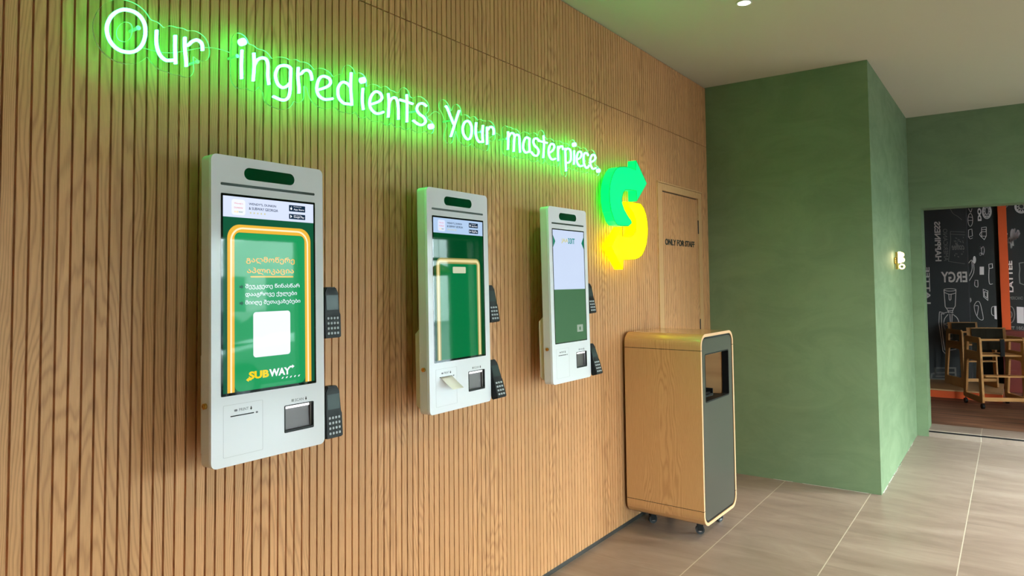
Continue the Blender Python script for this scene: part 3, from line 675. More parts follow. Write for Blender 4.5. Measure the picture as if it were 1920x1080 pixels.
        obj('phone_outline', slab([arch2(0.050, 0.626, 0.024)], -0.0014, -0.0008), SC['dkhaki'], sc)
        obj('phone_outline_highlight', slab([arch2(0.056, 0.620, 0.011, 0.024)], -0.0017, -0.0014), screen('display_cream', (224,208,150)), sc)
        e('phone_notch', 0.155, 0.563, 0.241, 0.590, screen('display_notch', (196,200,170)), 4, 0.004)
    if kind == 3:
        e('background_image', D0, 0.208, D1, 0.481, SC['k3green'], 1); e('light_panel', D0-0.001, 0.481, D1, 0.791, SC['k3sky'], 1)
        def poly(name, pts, m, lv=3): return obj(name, slab([[(x*fx, z*fz) for x, z in pts]], -0.0008-0.0002*lv, -0.0009), m, sc)
        poly('side_triangle', [(D0, 0.763), (0.060, 0.731), (D0, 0.700)], SC['teal']); poly('side_triangle', [(D1, 0.763), (0.340, 0.729), (D1, 0.697)], SC['teal'])
        tx('logo_text', 'JAA', 0.123, 0.722, 0.026, SC['ytxt'], 0.070, bold=0.01); tx('logo_text', '33IT', 0.194, 0.722, 0.030, SC['tealtxt'], 0.072, bold=0.03)
        e('app_icon', 0.264, 0.252, 0.328, 0.290, SC['lgrey'], 2, 0.002)
        bm = slab([circ(0.295*fx, 0.270*fz, 0.0075, 16, 0.010)], -0.0016, -0.0009); obj('icon_mark', bm, SC['k3green'], sc)
    # printer side
    m_ = M['white']
    bm = new()
    a = rrect(0.038*fx, 0.026*fz, 0.170*fx, 0.176*fz, 0.003); b = rrect(0.0388*fx, 0.0268*fz, 0.1692*fx, 0.1752*fz, 0.0025)
    obj('printer_cover_seam', slab([a, b[::-1]], -0.0003, 0.001), mat('seam_shadow', (190,190,198), 0.4), root)
    rr('receipt_slot', 0.061, 0.1405, 0.139, 0.1435, -0.0012, 0.003, 0.0012, M['black'])
    rr('status_light', 0.1455, 0.1395, 0.1525, 0.1445, -0.001, 0.003, 0.002, M['grey_ink'])
    t1 = text('print_label', 'PRINT', 0.089*fx, -0.0003, 0.1535*fz, 0.0085, M['grey_ink'], root, width=0.032*fx)
    t2 = text('scan_label', 'SCAN', 0.288*fx, -0.0003, 0.1535*fz, 0.0085, M['grey_ink'], root, width=0.033*fx)
    def arrow(cx, cz, name, mm, down=True):
        bm = slab([[(cx-0.0014, cz+0.005), (cx+0.0014, cz+0.005), (cx+0.0014, cz), (cx+0.0040, cz), (cx, cz-0.006), (cx-0.0040, cz), (cx-0.0014, cz)]], -0.0005, 0.001); obj(name, bm, mm, root)
    arrow(0.1295*fx, 0.1575*fz, 'print_arrow', M['black']); arrow(0.331*fx, 0.158*fz, 'scan_arrow', M['black'])
    bm = slab([rrect(0.0735*fx, 0.1545*fz, 0.0835*fx, 0.1605*fz, 0.002)], -0.0005, 0.001); obj('printer_symbol', bm, M['grey_ink'], root)
    bm = new()
    for dx in (0, 0.003, 0.006): box(bm, (0.2755+dx)*fx, (0.2755+dx)*fx+0.0015, -0.0005, 0.001, 0.154*fz, 0.162*fz)
    obj('scanner_symbol', bm, M['grey_ink'], root)
    # scanner window
    sw = empty('scanner_window'); sw.parent = root
    X0, X1, Z0, Z1 = 0.2475*fx, 0.3615*fx, 0.0605*fz, 0.1455*fz
    bm = slab([rrect(X0+0.0002, Z0+0.0002, X1-0.0002, Z1-0.0002, 0.0038), rrect(X0+0.004, Z0+0.0075, X1-0.0045, Z1-0.003, 0.002)[::-1]], -0.0012, 0.006)
    obj('window_frame', bm, M['black'], sw)
    bm = new(); v = [bm.verts.new(q) for q in ((X0+0.004, 0.0105, Z0+0.007), (X1-0.0045, 0.0105, Z0+0.007), (X1-0.0045, 0.0115, Z1-0.003), (X0+0.004, 0.0115, Z1-0.003))]; bm.faces.new(v[::-1])
    r_ = bmesh.ops.extrude_face_region(bm, geom=bm.faces[:]); bmesh.ops.translate(bm, verts=[q for q in r_['geom'] if isinstance(q, bmesh.types.BMVert)], vec=(0, 0.0004, 0))
    obj('scanner_glass', bm, M['dark_metal'], sw)
    bm = new(); box(bm, X0+0.0045, X1-0.018, 0.0004, 0.010, Z1-0.0105, Z1-0.0032); obj('light_bar', bm, M['led'], sw)
    # card terminals hung on the right hand side
    for (z0, z1, lean, y) in (((0.343, 0.515, 0.03, 0.020), (0.010, 0.182, 0.05, 0.016)) if kind == 1 else ((0.343, 0.510, 0.16, 0.016), (0.006, 0.178, 0.28, -0.012))):
        tr = empty('card_terminal'); tr.parent = root
        W0 = PW*fx
        lo_, hi_ = z0*fz, z1*fz; hh = hi_-lo_
        T = Matrix.Translation((W0+0.0035, y, lo_)) @ Matrix.Rotation(-lean, 4, 'X') @ Matrix.Diagonal((0.92, 1, 1, 1))
        prof = [(0.004, 0), (0.074, 0), (0.078, 0.004), (0.078, hh*0.45), (0.074, hh*0.50), (0.070, hh*0.88), (0.058, hh), (0.014, hh), (0.004, hh*0.9), (0.0, hh*0.5), (0.0, 0.004)]
        bm = slab([prof], -0.022, 0.012); bevel(bm, 0.003, 2, 40); bmesh.ops.transform(bm, matrix=T, verts=bm.verts); obj('terminal_body', bm, M['black'], tr)
        bm = slab([rrect(0.010, hh*0.55, 0.066, hh*0.84, 0.002)], -0.0228, -0.0215); bmesh.ops.transform(bm, matrix=T, verts=bm.verts)
        obj('terminal_screen', bm, mat('terminal_lcd', (60,70,70), 0.2), tr)
        bm = new()
        for r in range(4):
            for c in range(3 if kind != 1 else 4):
                wd = 0.058/(3 if kind != 1 else 4)
                slab([rrect(0.010+wd*c+0.003, hh*(0.07+0.098*r), 0.010+wd*c+wd-0.003, hh*(0.07+0.098*r)+0.008, 0.002, 2)], -0.0232, -0.0215, bm)
        bmesh.ops.transform(bm, matrix=T, verts=bm.verts); obj('keypad', bm, mat('key_caps', (172,176,180), 0.5), tr)
        bm = new(); box(bm, W0-0.0005, W0+0.004, 0.030, 0.048, lo_+0.02, hi_-0.04); box(bm, W0+0.004, W0+0.05, 0.034, 0.044, lo_+0.06, hi_-0.08)
        obj('terminal_bracket', bm, M['black'], tr)
    if kind == 2:
        bm = new(); n = 8; prof = []
        for i in range(n+1):
            t = i/n; prof.append((-0.0015-0.050*math.sin(t*1.15), 0.1415-0.045*t-0.006*math.sin(t*2.6)))
        f0, f1 = 0.066*fx, 0.136*fx
        A = [bm.verts.new((f0+0.02*i/n, y, z)) for i, (y, z) in enumerate(prof)]; B = [bm.verts.new((f1+0.02*i/n, y, z-0.0)) for i, (y, z) in enumerate(prof)]
        for i in range(n): bm.faces.new((A[i], B[i], B[i+1], A[i+1]))
        r_ = bmesh.ops.extrude_face_region(bm, geom=bm.faces[:]); bmesh.ops.translate(bm, verts=[q for q in r_['geom'] if isinstance(q, bmesh.types.BMVert)], vec=(0, -0.0001, -0.0002))
        po = obj('receipt_paper', bm, M['paper'], root, True); po['label'] = 'white paper receipt curling out of the slot'
    return root
kiosk(1.131, 0.406, 1.048, 1.959, -0.2, -0.185, -0.003, 'nearest and largest looking white kiosk, its screen showing a gold phone outline and white text', 1)
kiosk(2.049, 0.408, 1.055, 1.958, -0.2, -0.186, -0.010, 'middle white kiosk with a paper receipt sticking out under a plain green screen', 2)
kiosk(2.952, 0.377, 1.061, 1.956, -0.2, -0.182, 0.004, 'farthest white kiosk, screen pale blue above and dark green below, next to the arrow logo', 3)

# ================================================================== BIN CABINET
bn = empty('waste_bin_cabinet', (4.076, -0.535, 0), -0.028, label='oak waste cabinet on castors with rounded corners, standing against the slatted wall', cat='bin')
BW, BD, BZ0, BZ1, BR = 0.551, 0.510, 0.101, 1.245, 0.075
def shell(y0, y1, inset, th, za, zb, m, name, ins2=None):
    o = rrect(inset, BZ0+inset, BW-inset, BZ1-inset, BR-inset*0.8, 10); t = inset+th
    i_ = rrect(t, BZ0+t, BW-t, BZ1-t, max(BR-t, 0.01), 10)
    return slab([o, i_[::-1]], y0, y1)
SZ1, SZ2 = 0.198, 1.149
def clip(bm, z, keep_above):
    g = bm.verts[:]+bm.edges[:]+bm.faces[:]
    r = bmesh.ops.bisect_plane(bm, geom=g, plane_co=(0, 0, z), plane_no=(0, 0, 1), clear_inner=keep_above, clear_outer=not keep_above)
    es = [e for e in r['geom_cut'] if isinstance(e, bmesh.types.BMEdge)]
    bmesh.ops.holes_fill(bm, edges=es); return bm
def side_mats(bm):
    bmesh.ops.recalc_face_normals(bm, faces=bm.faces)
    for f in bm.faces:
        n = f.normal; f.material_index = 1 if n.y < -0.5 else (2 if abs(n.z) > 0.5 else 0)
    return bm
mats3 = [M['oak_side'], M['oak_edge'], M['oak_top']]
bm = clip(shell(0, BD, 0, 0.018, 0, 0, None, ''), SZ2+0.0017, True); o = obj('top_shell', side_mats(bm), mats3, bn)
for xa, xb in ((0, 0.018), (BW-0.018, BW)):
    bm = new(); box(bm, xa, xb, 0, BD, SZ1+0.0017, SZ2-0.0017); obj('side_panel', side_mats(bm), mats3, bn)
bm = clip(shell(0, BD, 0, 0.018, 0, 0, None, ''), SZ1-0.0017, False); obj('bottom_shell', side_mats(bm), mats3, bn)
for sz in (SZ1, SZ2):
    for xa, xb in ((0.0015, 0.0165), (BW-0.0165, BW-0.0015)):
        bm = new(); box(bm, xa, xb, 0.001, BD-0.001, sz-0.0016, sz+0.0016); obj('shadow_joint', bm, M['black'], bn)
bm = shell(0.004, 0.30, 0.0185, 0.011, 0, 0, None, ''); obj('shadow_gap', bm, M['black'], bn)
fr = empty('front_door'); fr.parent = bn
t = 0.030
op = rrect(0.070, 0.832, 0.466, 1.122, 0.012)
bm = slab([rrect(t, BZ0+t, BW-t, BZ1-t, BR-t, 10), op[::-1]], 0.003, 0.021)
obj('grey_panel', bm, M['grey_panel'], fr)
bm = slab([rrect(0.067, 0.829, 0.469, 1.125, 0.014), rrect(0.0745, 0.8365, 0.4615, 1.1175, 0.010)[::-1]], 0.0022, 0.045); obj('opening_trim', bm, M['black'], fr)
bm = new()
box(bm, 0.0315, 0.068, 0.0215, 0.46, 0.84, 1.12); box(bm, 0.470, 0.518, 0.0215, 0.46, 0.80, 1.16)
box(bm, 0.0315, 0.518, 0.462, 0.475, 0.30, 1.16); box(bm, 0.0315, 0.518, 0.0215, 0.46, 1.125, 1.14)
obj('oak_lining', bm, M['oak_trim'], bn)
bm = new(); box(bm, 0.072, 0.30, 0.046, 0.44, 0.845, 0.858); box(bm, 0.072, 0.078, 0.046, 0.44, 0.858, 0.888); box(bm, 0.294, 0.30, 0.046, 0.44, 0.858, 0.888); box(bm, 0.072, 0.30, 0.434, 0.44, 0.858, 0.888)
for k in range(9): box(bm, 0.080, 0.292, 0.06+0.04*k, 0.075+0.04*k, 0.858, 0.866)
obj('black_chute_tray', bm, M['black'], bn)
bm = new(); box(bm, 0.031, 0.519, 0.022, 0.46, 0.80, 0.83); obj('inner_shelf', bm, M['black'], bn)
# hinge knob on the right edge
bm = new(); box(bm, 0.5505, 0.556, 0.010, 0.028, 1.045, 1.075); obj('door_catch', bm, M['oak_edge'], bn)
def castor(x, y, ang):
    ct = empty('castor', (x, y, 0), ang); ct.parent = bn
    bm = new(); cyl(bm, (-0.012, 0, 0.027), (0.012, 0, 0.027), 0.027, n=28); obj('wheel', bm, M['rubber'], ct)
    bm = new(); cyl(bm, (-0.0135, 0, 0.027), (0.0135, 0, 0.027), 0.013, n=20); obj('hub', bm, M['chrome'], ct)
    bm = new(); box(bm, -0.018, -0.015, -0.018, 0.018, 0.022, 0.075); box(bm, 0.015, 0.018, -0.018, 0.018, 0.022, 0.075); box(bm, -0.018, 0.018, -0.016, 0.020, 0.072, 0.080); box(bm, -0.030, 0.030, -0.026, 0.034, 0.090, 0.0995)
    cyl(bm, (0, 0.004, 0.078), (0, 0.004, 0.092), 0.012, n=16); obj('fork', bm, M['black'], ct)
castor(0.185, 0.105, 0.5); castor(0.195, 0.430, 0.9); castor(0.470, 0.09, 1.3); castor(0.470, 0.430, 0.2)

# ================================================================== WALL LIGHT
sc_ = empty('wall_sconce', (6.865, YC, 1.725), label='small glowing gold wall light on the side of the green block', cat='wall lamp')
bm = new(); cyl(bm, (0, 0, 0), (0, -0.012, 0), 0.03, n=24); box(bm, -0.006, 0.006, -0.030, -0.008, -0.075, 0.075); bevel(bm, 0.0015, 1); obj('backplate', bm, M['brass'], sc_)
M['lampglow'] = glow('lit_glass_globe', (1.0, 0.72, 0.22), 7.0); M['lampwhite'] = glow('lit_glass_tube', (1.0, 0.88, 0.55), 16.0)
bm = new(); bmesh.ops.create_uvsphere(bm, u_segments=16, v_segments=10, radius=0.022, matrix=Matrix.Translation((0, -0.055, 0.050))); bmesh.ops.create_uvsphere(bm, u_segments=16, v_segments=10, radius=0.022, matrix=Matrix.Translation((0, -0.058, 0.006))); obj('glass_globes', bm, M['lampglow'], sc_, True)
bm = new(); cyl(bm, (0, -0.040, -0.02), (0, -0.040, 0.075), 0.012, n=16); obj('light_tube', bm, M['lampwhite'], sc_)
me = tube([([(0, -0.056+0.018*math.cos(a), -0.052+0.018*math.sin(a)) for a in [2*PI*i/24 for i in range(24)]], True)], 0.006, 3); link('glass_ring', me, M['lampglow'], sc_)

# ================================================================== BACK ROOM
Z2 = 0.066; XB = 11.6
bm = new(); box(bm, 8.461, XB+0.1, -5.0, -0.95, 0.0, Z2)
tag(obj('floor', bm, M['walnut_floor']), 'dark brown plank floor of the room beyond the opening', kind='structure')
bm = new(); box(bm, XF+0.3, XB+0.1, -5.0, -0.9, 2.85, 2.95); obj('ceiling', bm, M['ceil'])['kind'] = 'structure'
bm = new(); box(bm, XF+0.3, XB+0.1, -1.0, -0.95, 0, 2.85); obj('wall_beyond', bm, M['charcoal_dark'])['kind'] = 'structure'
bm = new(); box(bm, XF+0.3, XB+0.1, -5.05, -5.0, 0, 2.85); obj('wall_beyond', bm, M['charcoal'])['kind'] = 'structure'
bm = new(); box(bm, XB, XB+0.1, -5.0, -0.95, 0, 2.85); wb = tag(obj('wall_beyond', bm, M['charcoal_dark']), 'dark feature wall with white coffee drawings and lettering', kind='structure')
XA = XB-0.30     # panel on the left stands forward
bm = new(); box(bm, XA, XB-0.001, -1.585, -1.001, 0.0, 2.849)
wa = tag(obj('wall_beyond', bm, M['charcoal']), 'grey panel in place of a mirror, reflected lettering and coffee siphon drawn on', kind='structure')
bm = new(); box(bm, XB-0.06, XB-0.001, -2.035, -1.935, Z2, 2.849); bevel(bm, 0.003, 1)
tag(obj('orange_pillar', bm, M['orange']), 'narrow orange upright strip on the dark feature wall', kind='structure')
# wall prints, drawn as thin solid shapes on the wall faces. (u along -Y, v = z)
MATX = lambda Xp: Matrix(((0, 1, 0, Xp), (-1, 0, 0, 0), (0, 0, 1, 0), (0, 0, 0, 1)))   # local x -> -Y, local y -> +X
def strokes(bm, lines, w, Xp):
    T = MATX(Xp)
    for ln in lines:
        for (a, b) in zip(ln, ln[1:]):
            a = Vector((a[0], a[1])); b = Vector((b[0], b[1])); d = b-a
            if d.length < 1e-5: continue
            d.normalize(); n = Vector((-d.y, d.x))*w/2; e = d*w*0.3
            q = [a-e+n, b+e+n, b+e-n, a-e-n]
            slab([[(p.x, p.y) for p in q]], -0.003, 0.0, bm, T)
def px_on(X):
    """photo position -> (u, v) on the plane x = X (used only to lay out the prints)"""
    def f(px, py):
        r = fw + rt*((px-956.5)/FPX) - up*((py-469.15)/FPX)
        t = X/r.x; return (2.0627-r.y*t, 1.575+r.z*t)
    return f
A = px_on(XA-0.0035); B = px_on(XB-0.0035)
zA = lambda x, y: A(1680+x/4.5, 360+y/4.5)            # zoom grids used when measuring
zB = lambda x, y: B(1680+x/4.5, 360+y/4.5)
zC = lambda x, y: A(1730+x/6.747, 480+y/6.747)
zD = lambda x, y: B(1730+x/6.747, 480+y/6.747)
def T3(name, s, f, x, y, x2, y2, m, parent, X, rot=0, mirror=False, bold=0.0, shear=0.0):
    """text whose box runs from photo-grid corner (x,y) bottom-left to (x2,y2) top-right"""
    a, b = f(x, y), f(x2, y2); w, h = abs(b[0]-a[0]), abs(b[1]-a[1])
    if rot: me = text_mesh(s, w, h, bold=bold, ext=0.003, shear=shear, mirror=False)
    else: me = text_mesh(s, h, w, bold=bold, ext=0.003, shear=shear)
    if rot == 90: me.transform(Matrix.Rotation(-PI/2, 4, 'Y')); me.transform(Matrix.Translation((w, 0, 0)))      # reads upwards
    if mirror:
        me.transform(Matrix.Translation((w, 0, 0)) @ Matrix.Diagonal((-1, 1, 1, 1))); me.flip_normals()
    me.transform(MATX(X-0.0018) @ Matrix.Translation((min(a[0], b[0]), 0, min(a[1], b[1]))))
    return link(name, me, m, parent)
def curvef(f, pts, closed=False, sub=4):
    c = catmull([f(*p) for p in pts], sub, closed); c = [tuple(q) for q in c]
    return c+[c[0]] if closed else c
def seg(f, pts): return [f(*p) for p in pts]
def oval(f, cx, cy, rx, ry, n=20): return [f(cx+rx*math.cos(2*PI*i/n), cy+ry*math.sin(2*PI*i/n)) for i in range(n+1)]

# --- grey panel: a mirror's reflection of the wall prints, drawn on as shapes
T3('printed_or_reflected_word', 'HAPPINESS', zA, 333, 585, 372, 248, M['chalk'], wa, XA, rot=90, mirror=True, bold=0.03)
T3('printed_or_reflected_word', 'AMERICANO', zA, 405, 582, 432, 310, M['chalk_dim'], wa, XA, rot=90, mirror=True)
T3('printed_or_reflected_word', 'ERGY', zC, 235, 335, 560, 195, M['chalk'], wa, XA, mirror=True, bold=0.025)
T3('printed_or_reflected_word', 'LATTEE', zC, 40, 605, 85, 140, M['chalk'], wa, XA, rot=90, mirror=True, bold=0.02)
T3('printed_or_reflected_word', 'coffee', zA, 470, 490, 575, 430, M['chalk_dim'], wa, XA, mirror=True, shear=0.4, bold=0.02)
bm = new(); L = [seg(zA, [(580, 338), (460, 333), (458, 355), (462, 400), (443, 585), (580, 606)]), seg(zA, [(580, 362), (458, 355)])]
L += [curvef(zA, [(452, 130), (480, 180), (520, 205), (556, 235)])]
for k in range(26): 
    random.seed(k); x, y = random.uniform(480, 570), random.choice((random.uniform(380, 425), random.uniform(500, 545))); L.append(seg(zA, [(x, y), (x+4, y+7)]))
strokes(bm, L, 0.006, XA); obj('reflected_coffee_bag', bm, M['chalk_dim'], wa)
bm = new(); L = [oval(zC, 345, 428, 76, 16), seg(zC, [(269, 430), (285, 640), (320, 690), (330, 720)]), seg(zC, [(421, 430), (412, 630), (378, 690), (375, 720)]), seg(zC, [(330, 480), (335, 550), (345, 560), (357, 550), (360, 480)]), curvef(zC, [(275, 460), (340, 485), (415, 470)]),
    curvef(zC, [(320, 740), (275, 800), (270, 890), (310, 960), (365, 985), (425, 955), (462, 880), (440, 790), (385, 740)]), curvef(zC, [(270, 860), (365, 890), (462, 850)]), curvef(zC, [(270, 860), (365, 840), (462, 850)]),
    seg(zC, [(345, 735), (350, 840)]), seg(zC, [(372, 735), (370, 840)]), seg(zC, [(385, 720), (330, 705), (270, 722), (215, 705), (210, 730), (205, 850), (240, 1080), (255, 1200), (300, 1250)]), seg(zC, [(270, 735), (235, 730), (240, 900), (262, 1080), (280, 1190)]), seg(zC, [(300, 660), (390, 660)]), seg(zC, [(315, 690), (385, 690)]),
    oval(zC, 370, 1060, 70, 20), seg(zC, [(300, 1060), (305, 1150), (350, 1190), (420, 1180), (440, 1060)])]
strokes(bm, L, 0.009, XA); obj('reflected_coffee_siphon', bm, M['chalk'], wa)
zE = lambda x, y: A(1680+x/4.32, 590+y/4.32)
bm = new(); strokes(bm, [seg(zE, [(285, 520), (290, 480), (320, 470), (320, 432), (480, 432), (485, 520)]), seg(zE, [(325, 470), (480, 470)]), seg(zE, [(325, 500), (480, 500)]), seg(zE, [(285, 520), (530, 523)])], 0.020, XA)
obj('reflected_cart', bm, M['chalk_dim'], wa)
# --- dark wall, left of the strip
T3('printed_or_reflected_word', 'DO', zB, 690, 245, 718, 135, M['chalk'], wb, XB, rot=90, bold=0.06)
bm = new(); L = []
for r in (37, 30): L.append(oval(zB, 766, 165, r, r*1.6, 22))
L.append(oval(zB, 766, 160, 16, 30)); 
L.append(oval(zB, 1058, 125, 55, 52, 22)); L.append(oval(zB, 1058, 125, 46, 42, 22)); L.append(oval(zB, 1058, 122, 22, 20))
for k in range(10): a = 2*PI*k/10; L.append(seg(zB, [(1058+28*math.cos(a), 125+28*math.sin(a)), (1058+36*math.cos(a), 125+36*math.sin(a))])); L.append(seg(zB, [(766+20*math.cos(a), 165+36*math.sin(a)), (766+26*math.cos(a), 165+44*math.sin(a))]))
strokes(bm, L, 0.012, XB); obj('printed_doughnuts', bm, M['chalk'], wb)
bm = new(); L = [seg(zB, [(760, 295), (722, 300), (722, 318), (760, 315), (760, 335), (722, 335), (712, 345), (706, 360), (716, 375), (745, 402), (762, 370), (762, 295)]), seg(zB, [(722, 372), (760, 372)]), seg(zB, [(722, 300), (722, 375)]),
    curvef(zB, [(612, 140), (630, 170), (640, 140)]), oval(zB, 627, 235, 20, 55), seg(zB, [(612, 210), (645, 215)]), seg(zB, [(612, 240), (645, 240)]), seg(zB, [(612, 320), (640, 312), (645, 370), (612, 380), (612, 320)]), curvef(zB, [(612, 375), (625, 395), (645, 388)]),
    curvef(zB, [(735, 460), (720, 490), (735, 530), (745, 490)], True), oval(zB, 712, 525, 8, 12), oval(zB, 710, 470, 7, 10),
    curvef(zB, [(655, 600), (635, 575), (600, 620), (590, 650)]), curvef(zB, [(655, 605), (655, 680), (610, 760), (602, 750)]), curvef(zB, [(640, 585), (640, 660), (605, 730)]),
    seg(zB, [(783, 610), (812, 605), (815, 640), (785, 645), (783, 610)]), curvef(zB, [(785, 650), (783, 720), (790, 775), (815, 775)]),
    curvef(zB, [(665, 755), (665, 790), (690, 800), (690, 750)]), seg(zB, [(665, 745), (692, 745)]), seg(zB, [(735, 820), (775, 835), (775, 915), (740, 885), (735, 820)]), seg(zB, [(745, 840), (768, 848), (768, 895), (747, 878), (745, 840)]),
    curvef(zB, [(615, 890), (635, 915), (610, 950)]), curvef(zB, [(680, 925), (660, 960), (670, 1020), (700, 1070), (735, 1075), (725, 1000), (705, 930), (680, 925)]), curvef(zB, [(670, 960), (695, 965), (685, 1040)]),
    curvef(zB, [(830, 965), (808, 975), (808, 1030), (828, 1045)])]
strokes(bm, L, 0.007, XB); obj('printed_coffee_drawings', bm, M['chalk'], wb)
bm = new(); TT = MATX(XB)
slab([oval(zB, 662, 572, 13, 32)[:-1]], -0.003, 0, bm, TT)
for q in ([(706, 630), (742, 630), (742, 698), (706, 698)], [(828, 962), (848, 962), (852, 1075), (832, 1070)], [(1018, 968), (1078, 972), (1080, 1110), (1022, 1105)]):
    slab([seg(zB, q)], -0.003, 0, bm, TT)
slab([oval(zB, 628, 910, 8, 18)[:-1]], -0.003, 0, bm, TT)
obj('printed_solid_shapes', bm, M['chalk'], wb)
# --- dark wall, right of the strip
T3('printed_or_reflected_word', 'LATTEE', zB, 948, 845, 980, 580, M['chalk'], wb, XB, rot=90, bold=0.03)
T3('printed_or_reflected_word', 'AMERICANO', zB, 945, 908, 1070, 882, M['chalk_dim'], wb, XB)
zF = lambda x, y: B(1680+x/4.32, 590+y/4.32)
T3('printed_or_reflected_word', 'EST 1950', zF, 903, 140, 1050, 96, M['chalk_dim'], wb, XB, bold=0.02)
zG = lambda x, y: B(1780+x/7.714, 380+y/7.714)
bm = new(); L = [curvef(zG, [(835, 455), (815, 445), (795, 520), (808, 605), (850, 560)]), curvef(zG, [(870, 510), (850, 540), (865, 580), (885, 540), (870, 510)]), curvef(zG, [(885, 570), (905, 480), (915, 390), (895, 420), (890, 560), (895, 655), (905, 600)]),
     curvef(zG, [(915, 560), (940, 430), (945, 380), (928, 430), (918, 560), (925, 620)]), curvef(zG, [(925, 540), (965, 480), (960, 440), (935, 500), (950, 530), (975, 500)]), curvef(zG, [(975, 500), (1005, 430), (990, 400), (970, 460), (985, 505), (1015, 440)])]
strokes(bm, L, 0.016, XB); obj('printed_script_word', bm, M['chalk'], wb)['label'] = 'white script lettering reading Coffee'
bm = new(); L = [oval(zB, 965, 1035, 36, 70), oval(zB, 965, 1035, 14, 26), seg(zB, [(1040, 600), (1075, 595)]), seg(zB, [(1040, 600), (1045, 650), (1040, 700), (1045, 770), (1078, 782)]), seg(zB, [(920, 115), (928, 130), (940, 118)])]
strokes(bm, L, 0.012, XB); obj('printed_coffee_drawings', bm, M['chalk_dim'], wb)

# platform with orange fascia, maroon cabinet
pf = empty('display_platform', (10.36, -1.485, Z2), label='low platform with a wooden top and bright orange front in the back room', cat='platform')
bm = new(); box(bm, 0, XA-10.36-0.002, -0.44, 0.483, 0, 0.088); obj('orange_front', bm, M['orange'], pf)
bm = new(); box(bm, -0.012, XA-10.36-0.002, -0.45, 0.483, 0.088, 0.106); bevel(bm, 0.002, 1); obj('wooden_top', bm, M['oak_trim'], pf)
cb = empty('maroon_cabinet', (11.28, -2.56, Z2), label='dark maroon panelled cabinet behind the baby chair', cat='cabinet')
bm = bbox(0, 0.31, 0, 0.62, 0.0, 0.80, 0.004); obj('body', bm, M['maroon'], cb)
for z in (0.08, 0.32, 0.56):
    bm = bbox(-0.015, -0.001, 0.02, 0.60, z, z+0.21, 0.003); dr = obj('drawer', bm, M['maroon'], cb)
    bm = new(); cyl(bm, (-0.03, 0.25, z+0.12), (-0.03, 0.37, z+0.12), 0.005, n=10); cyl(bm, (-0.03, 0.26, z+0.12), (-0.012, 0.26, z+0.12), 0.004, n=8); cyl(bm, (-0.03, 0.36, z+0.12), (-0.012, 0.36, z+0.12), 0.004, n=8); obj('handle', bm, M['dark_metal'], dr)

# wooden baby high chairs
def high_chair(loc, rz, label, wheels=True):
    root = empty('high_chair', loc, rz, label=label, cat='high chair', group='wooden high chairs in the back room')
    # local: x along the side panel (front -> back), y across, z up
    Wd = 0.42; zb = 0.07 if wheels else 0.0125
    out = [(0.0, zb), (0.03, zb-0.012), (0.42, zb+0.0), (0.46, zb+0.01), (0.385, 0.745), (0.365, 0.76), (0.045, 0.76), (0.022, 0.742)]
    up_ = [(0.085, 0.605), (0.330, 0.605), (0.318, 0.698), (0.080, 0.698)]
    lo_ = [(0.085, 0.125), (0.375, 0.125), (0.39, 0.14), (0.335, 0.485), (0.315, 0.505), (0.110, 0.505), (0.088, 0.485), (0.070, 0.14)]
    for y in (0.0, Wd):
        bm = slab([out, up_[::-1], lo_[::-1]], -0.011, 0.011); bevel(bm, 0.003, 2, 60); bmesh.ops.translate(bm, verts=bm.verts, vec=(0, y, 0))
        obj('side_panel', bm, M['birch'], root)
    bm = bbox(0.06, 0.37, 0.012, Wd-0.012, 0.555, 0.573, 0.003); obj('seat', bm, M['birch'], root)
    bm = new(); n = 10; 
    for (r, a, b) in ((0.012, 0.70, 0.86),):
        A_ = []
        for i in range(n+1):
            t = i/n; yy = 0.012+(Wd-0.024)*t; xx = 0.36+0.035*math.sin(PI*t); A_.append((xx, yy))
        lo = [bm.verts.new((x, y, 0.69)) for x, y in A_]; hi = [bm.verts.new((x+0.02, y, 0.845)) for x, y in A_]
        for i in range(n): bm.faces.new((lo[i], lo[i+1], hi[i+1], hi[i]))
    bmesh.ops.solidify(bm, geom=bm.faces[:], thickness=0.014); obj('backrest', bm, M['birch'], root)
    bm = new(); 
    lo = [bm.verts.new((x-0.018, y*0.8+0.042, 0.60)) for x, y in A_]; hi = [bm.verts.new((x-0.003, y*0.8+0.042, 0.835)) for x, y in A_]
    for i in range(n): bm.faces.new((lo[i], lo[i+1], hi[i+1], hi[i]))
    bmesh.ops.solidify(bm, geom=bm.faces[:], thickness=0.012); obj('back_pad', bm, M['dark_fabric'], root)
    bm = new(); cyl(bm, (0.045, 0.008, 0.735), (0.045, Wd-0.008, 0.735), 0.012, n=14); obj('front_bar', bm, M['birch'], root)
    bm = bbox(-0.03, 0.10, 0.012, Wd-0.012, 0.345, 0.358, 0.003); obj('footrest', bm, M['birch'], root)
    bm = bbox(0.010, 0.028, 0.010, Wd-0.010, 0.085, 0.125, 0.003); obj('lower_rail', bm, M['birch'], root)
    bm = new(); box(bm, 0.020, 0.034, Wd/2-0.02, Wd/2+0.02, 0.56, 0.745); box(bm, 0.020, 0.20, Wd/2-0.02, Wd/2+0.02, 0.573, 0.577); obj('safety_strap', bm, M['strap'], root)
    if wheels:
        for x, y in ((0.03, 0), (0.43, 0), (0.03, Wd), (0.43, Wd)):
            bm = new(); cyl(bm, (x, y-0.012, 0.0275), (x, y+0.012, 0.0275), 0.0275, n=20); cyl(bm, (x, y, 0.03), (x, y, zb+0.005), 0.006, n=10); w = obj('wheel', bm, M['black'], root)
    k = 1.07 if wheels else 0.96; root.scale = (k, k, k)
    return root
ang = math.radians(25)
high_chair((9.865, -2.165, Z2), ang, 'nearer wooden high chair on black wheels with a dark back pad and strap', True)
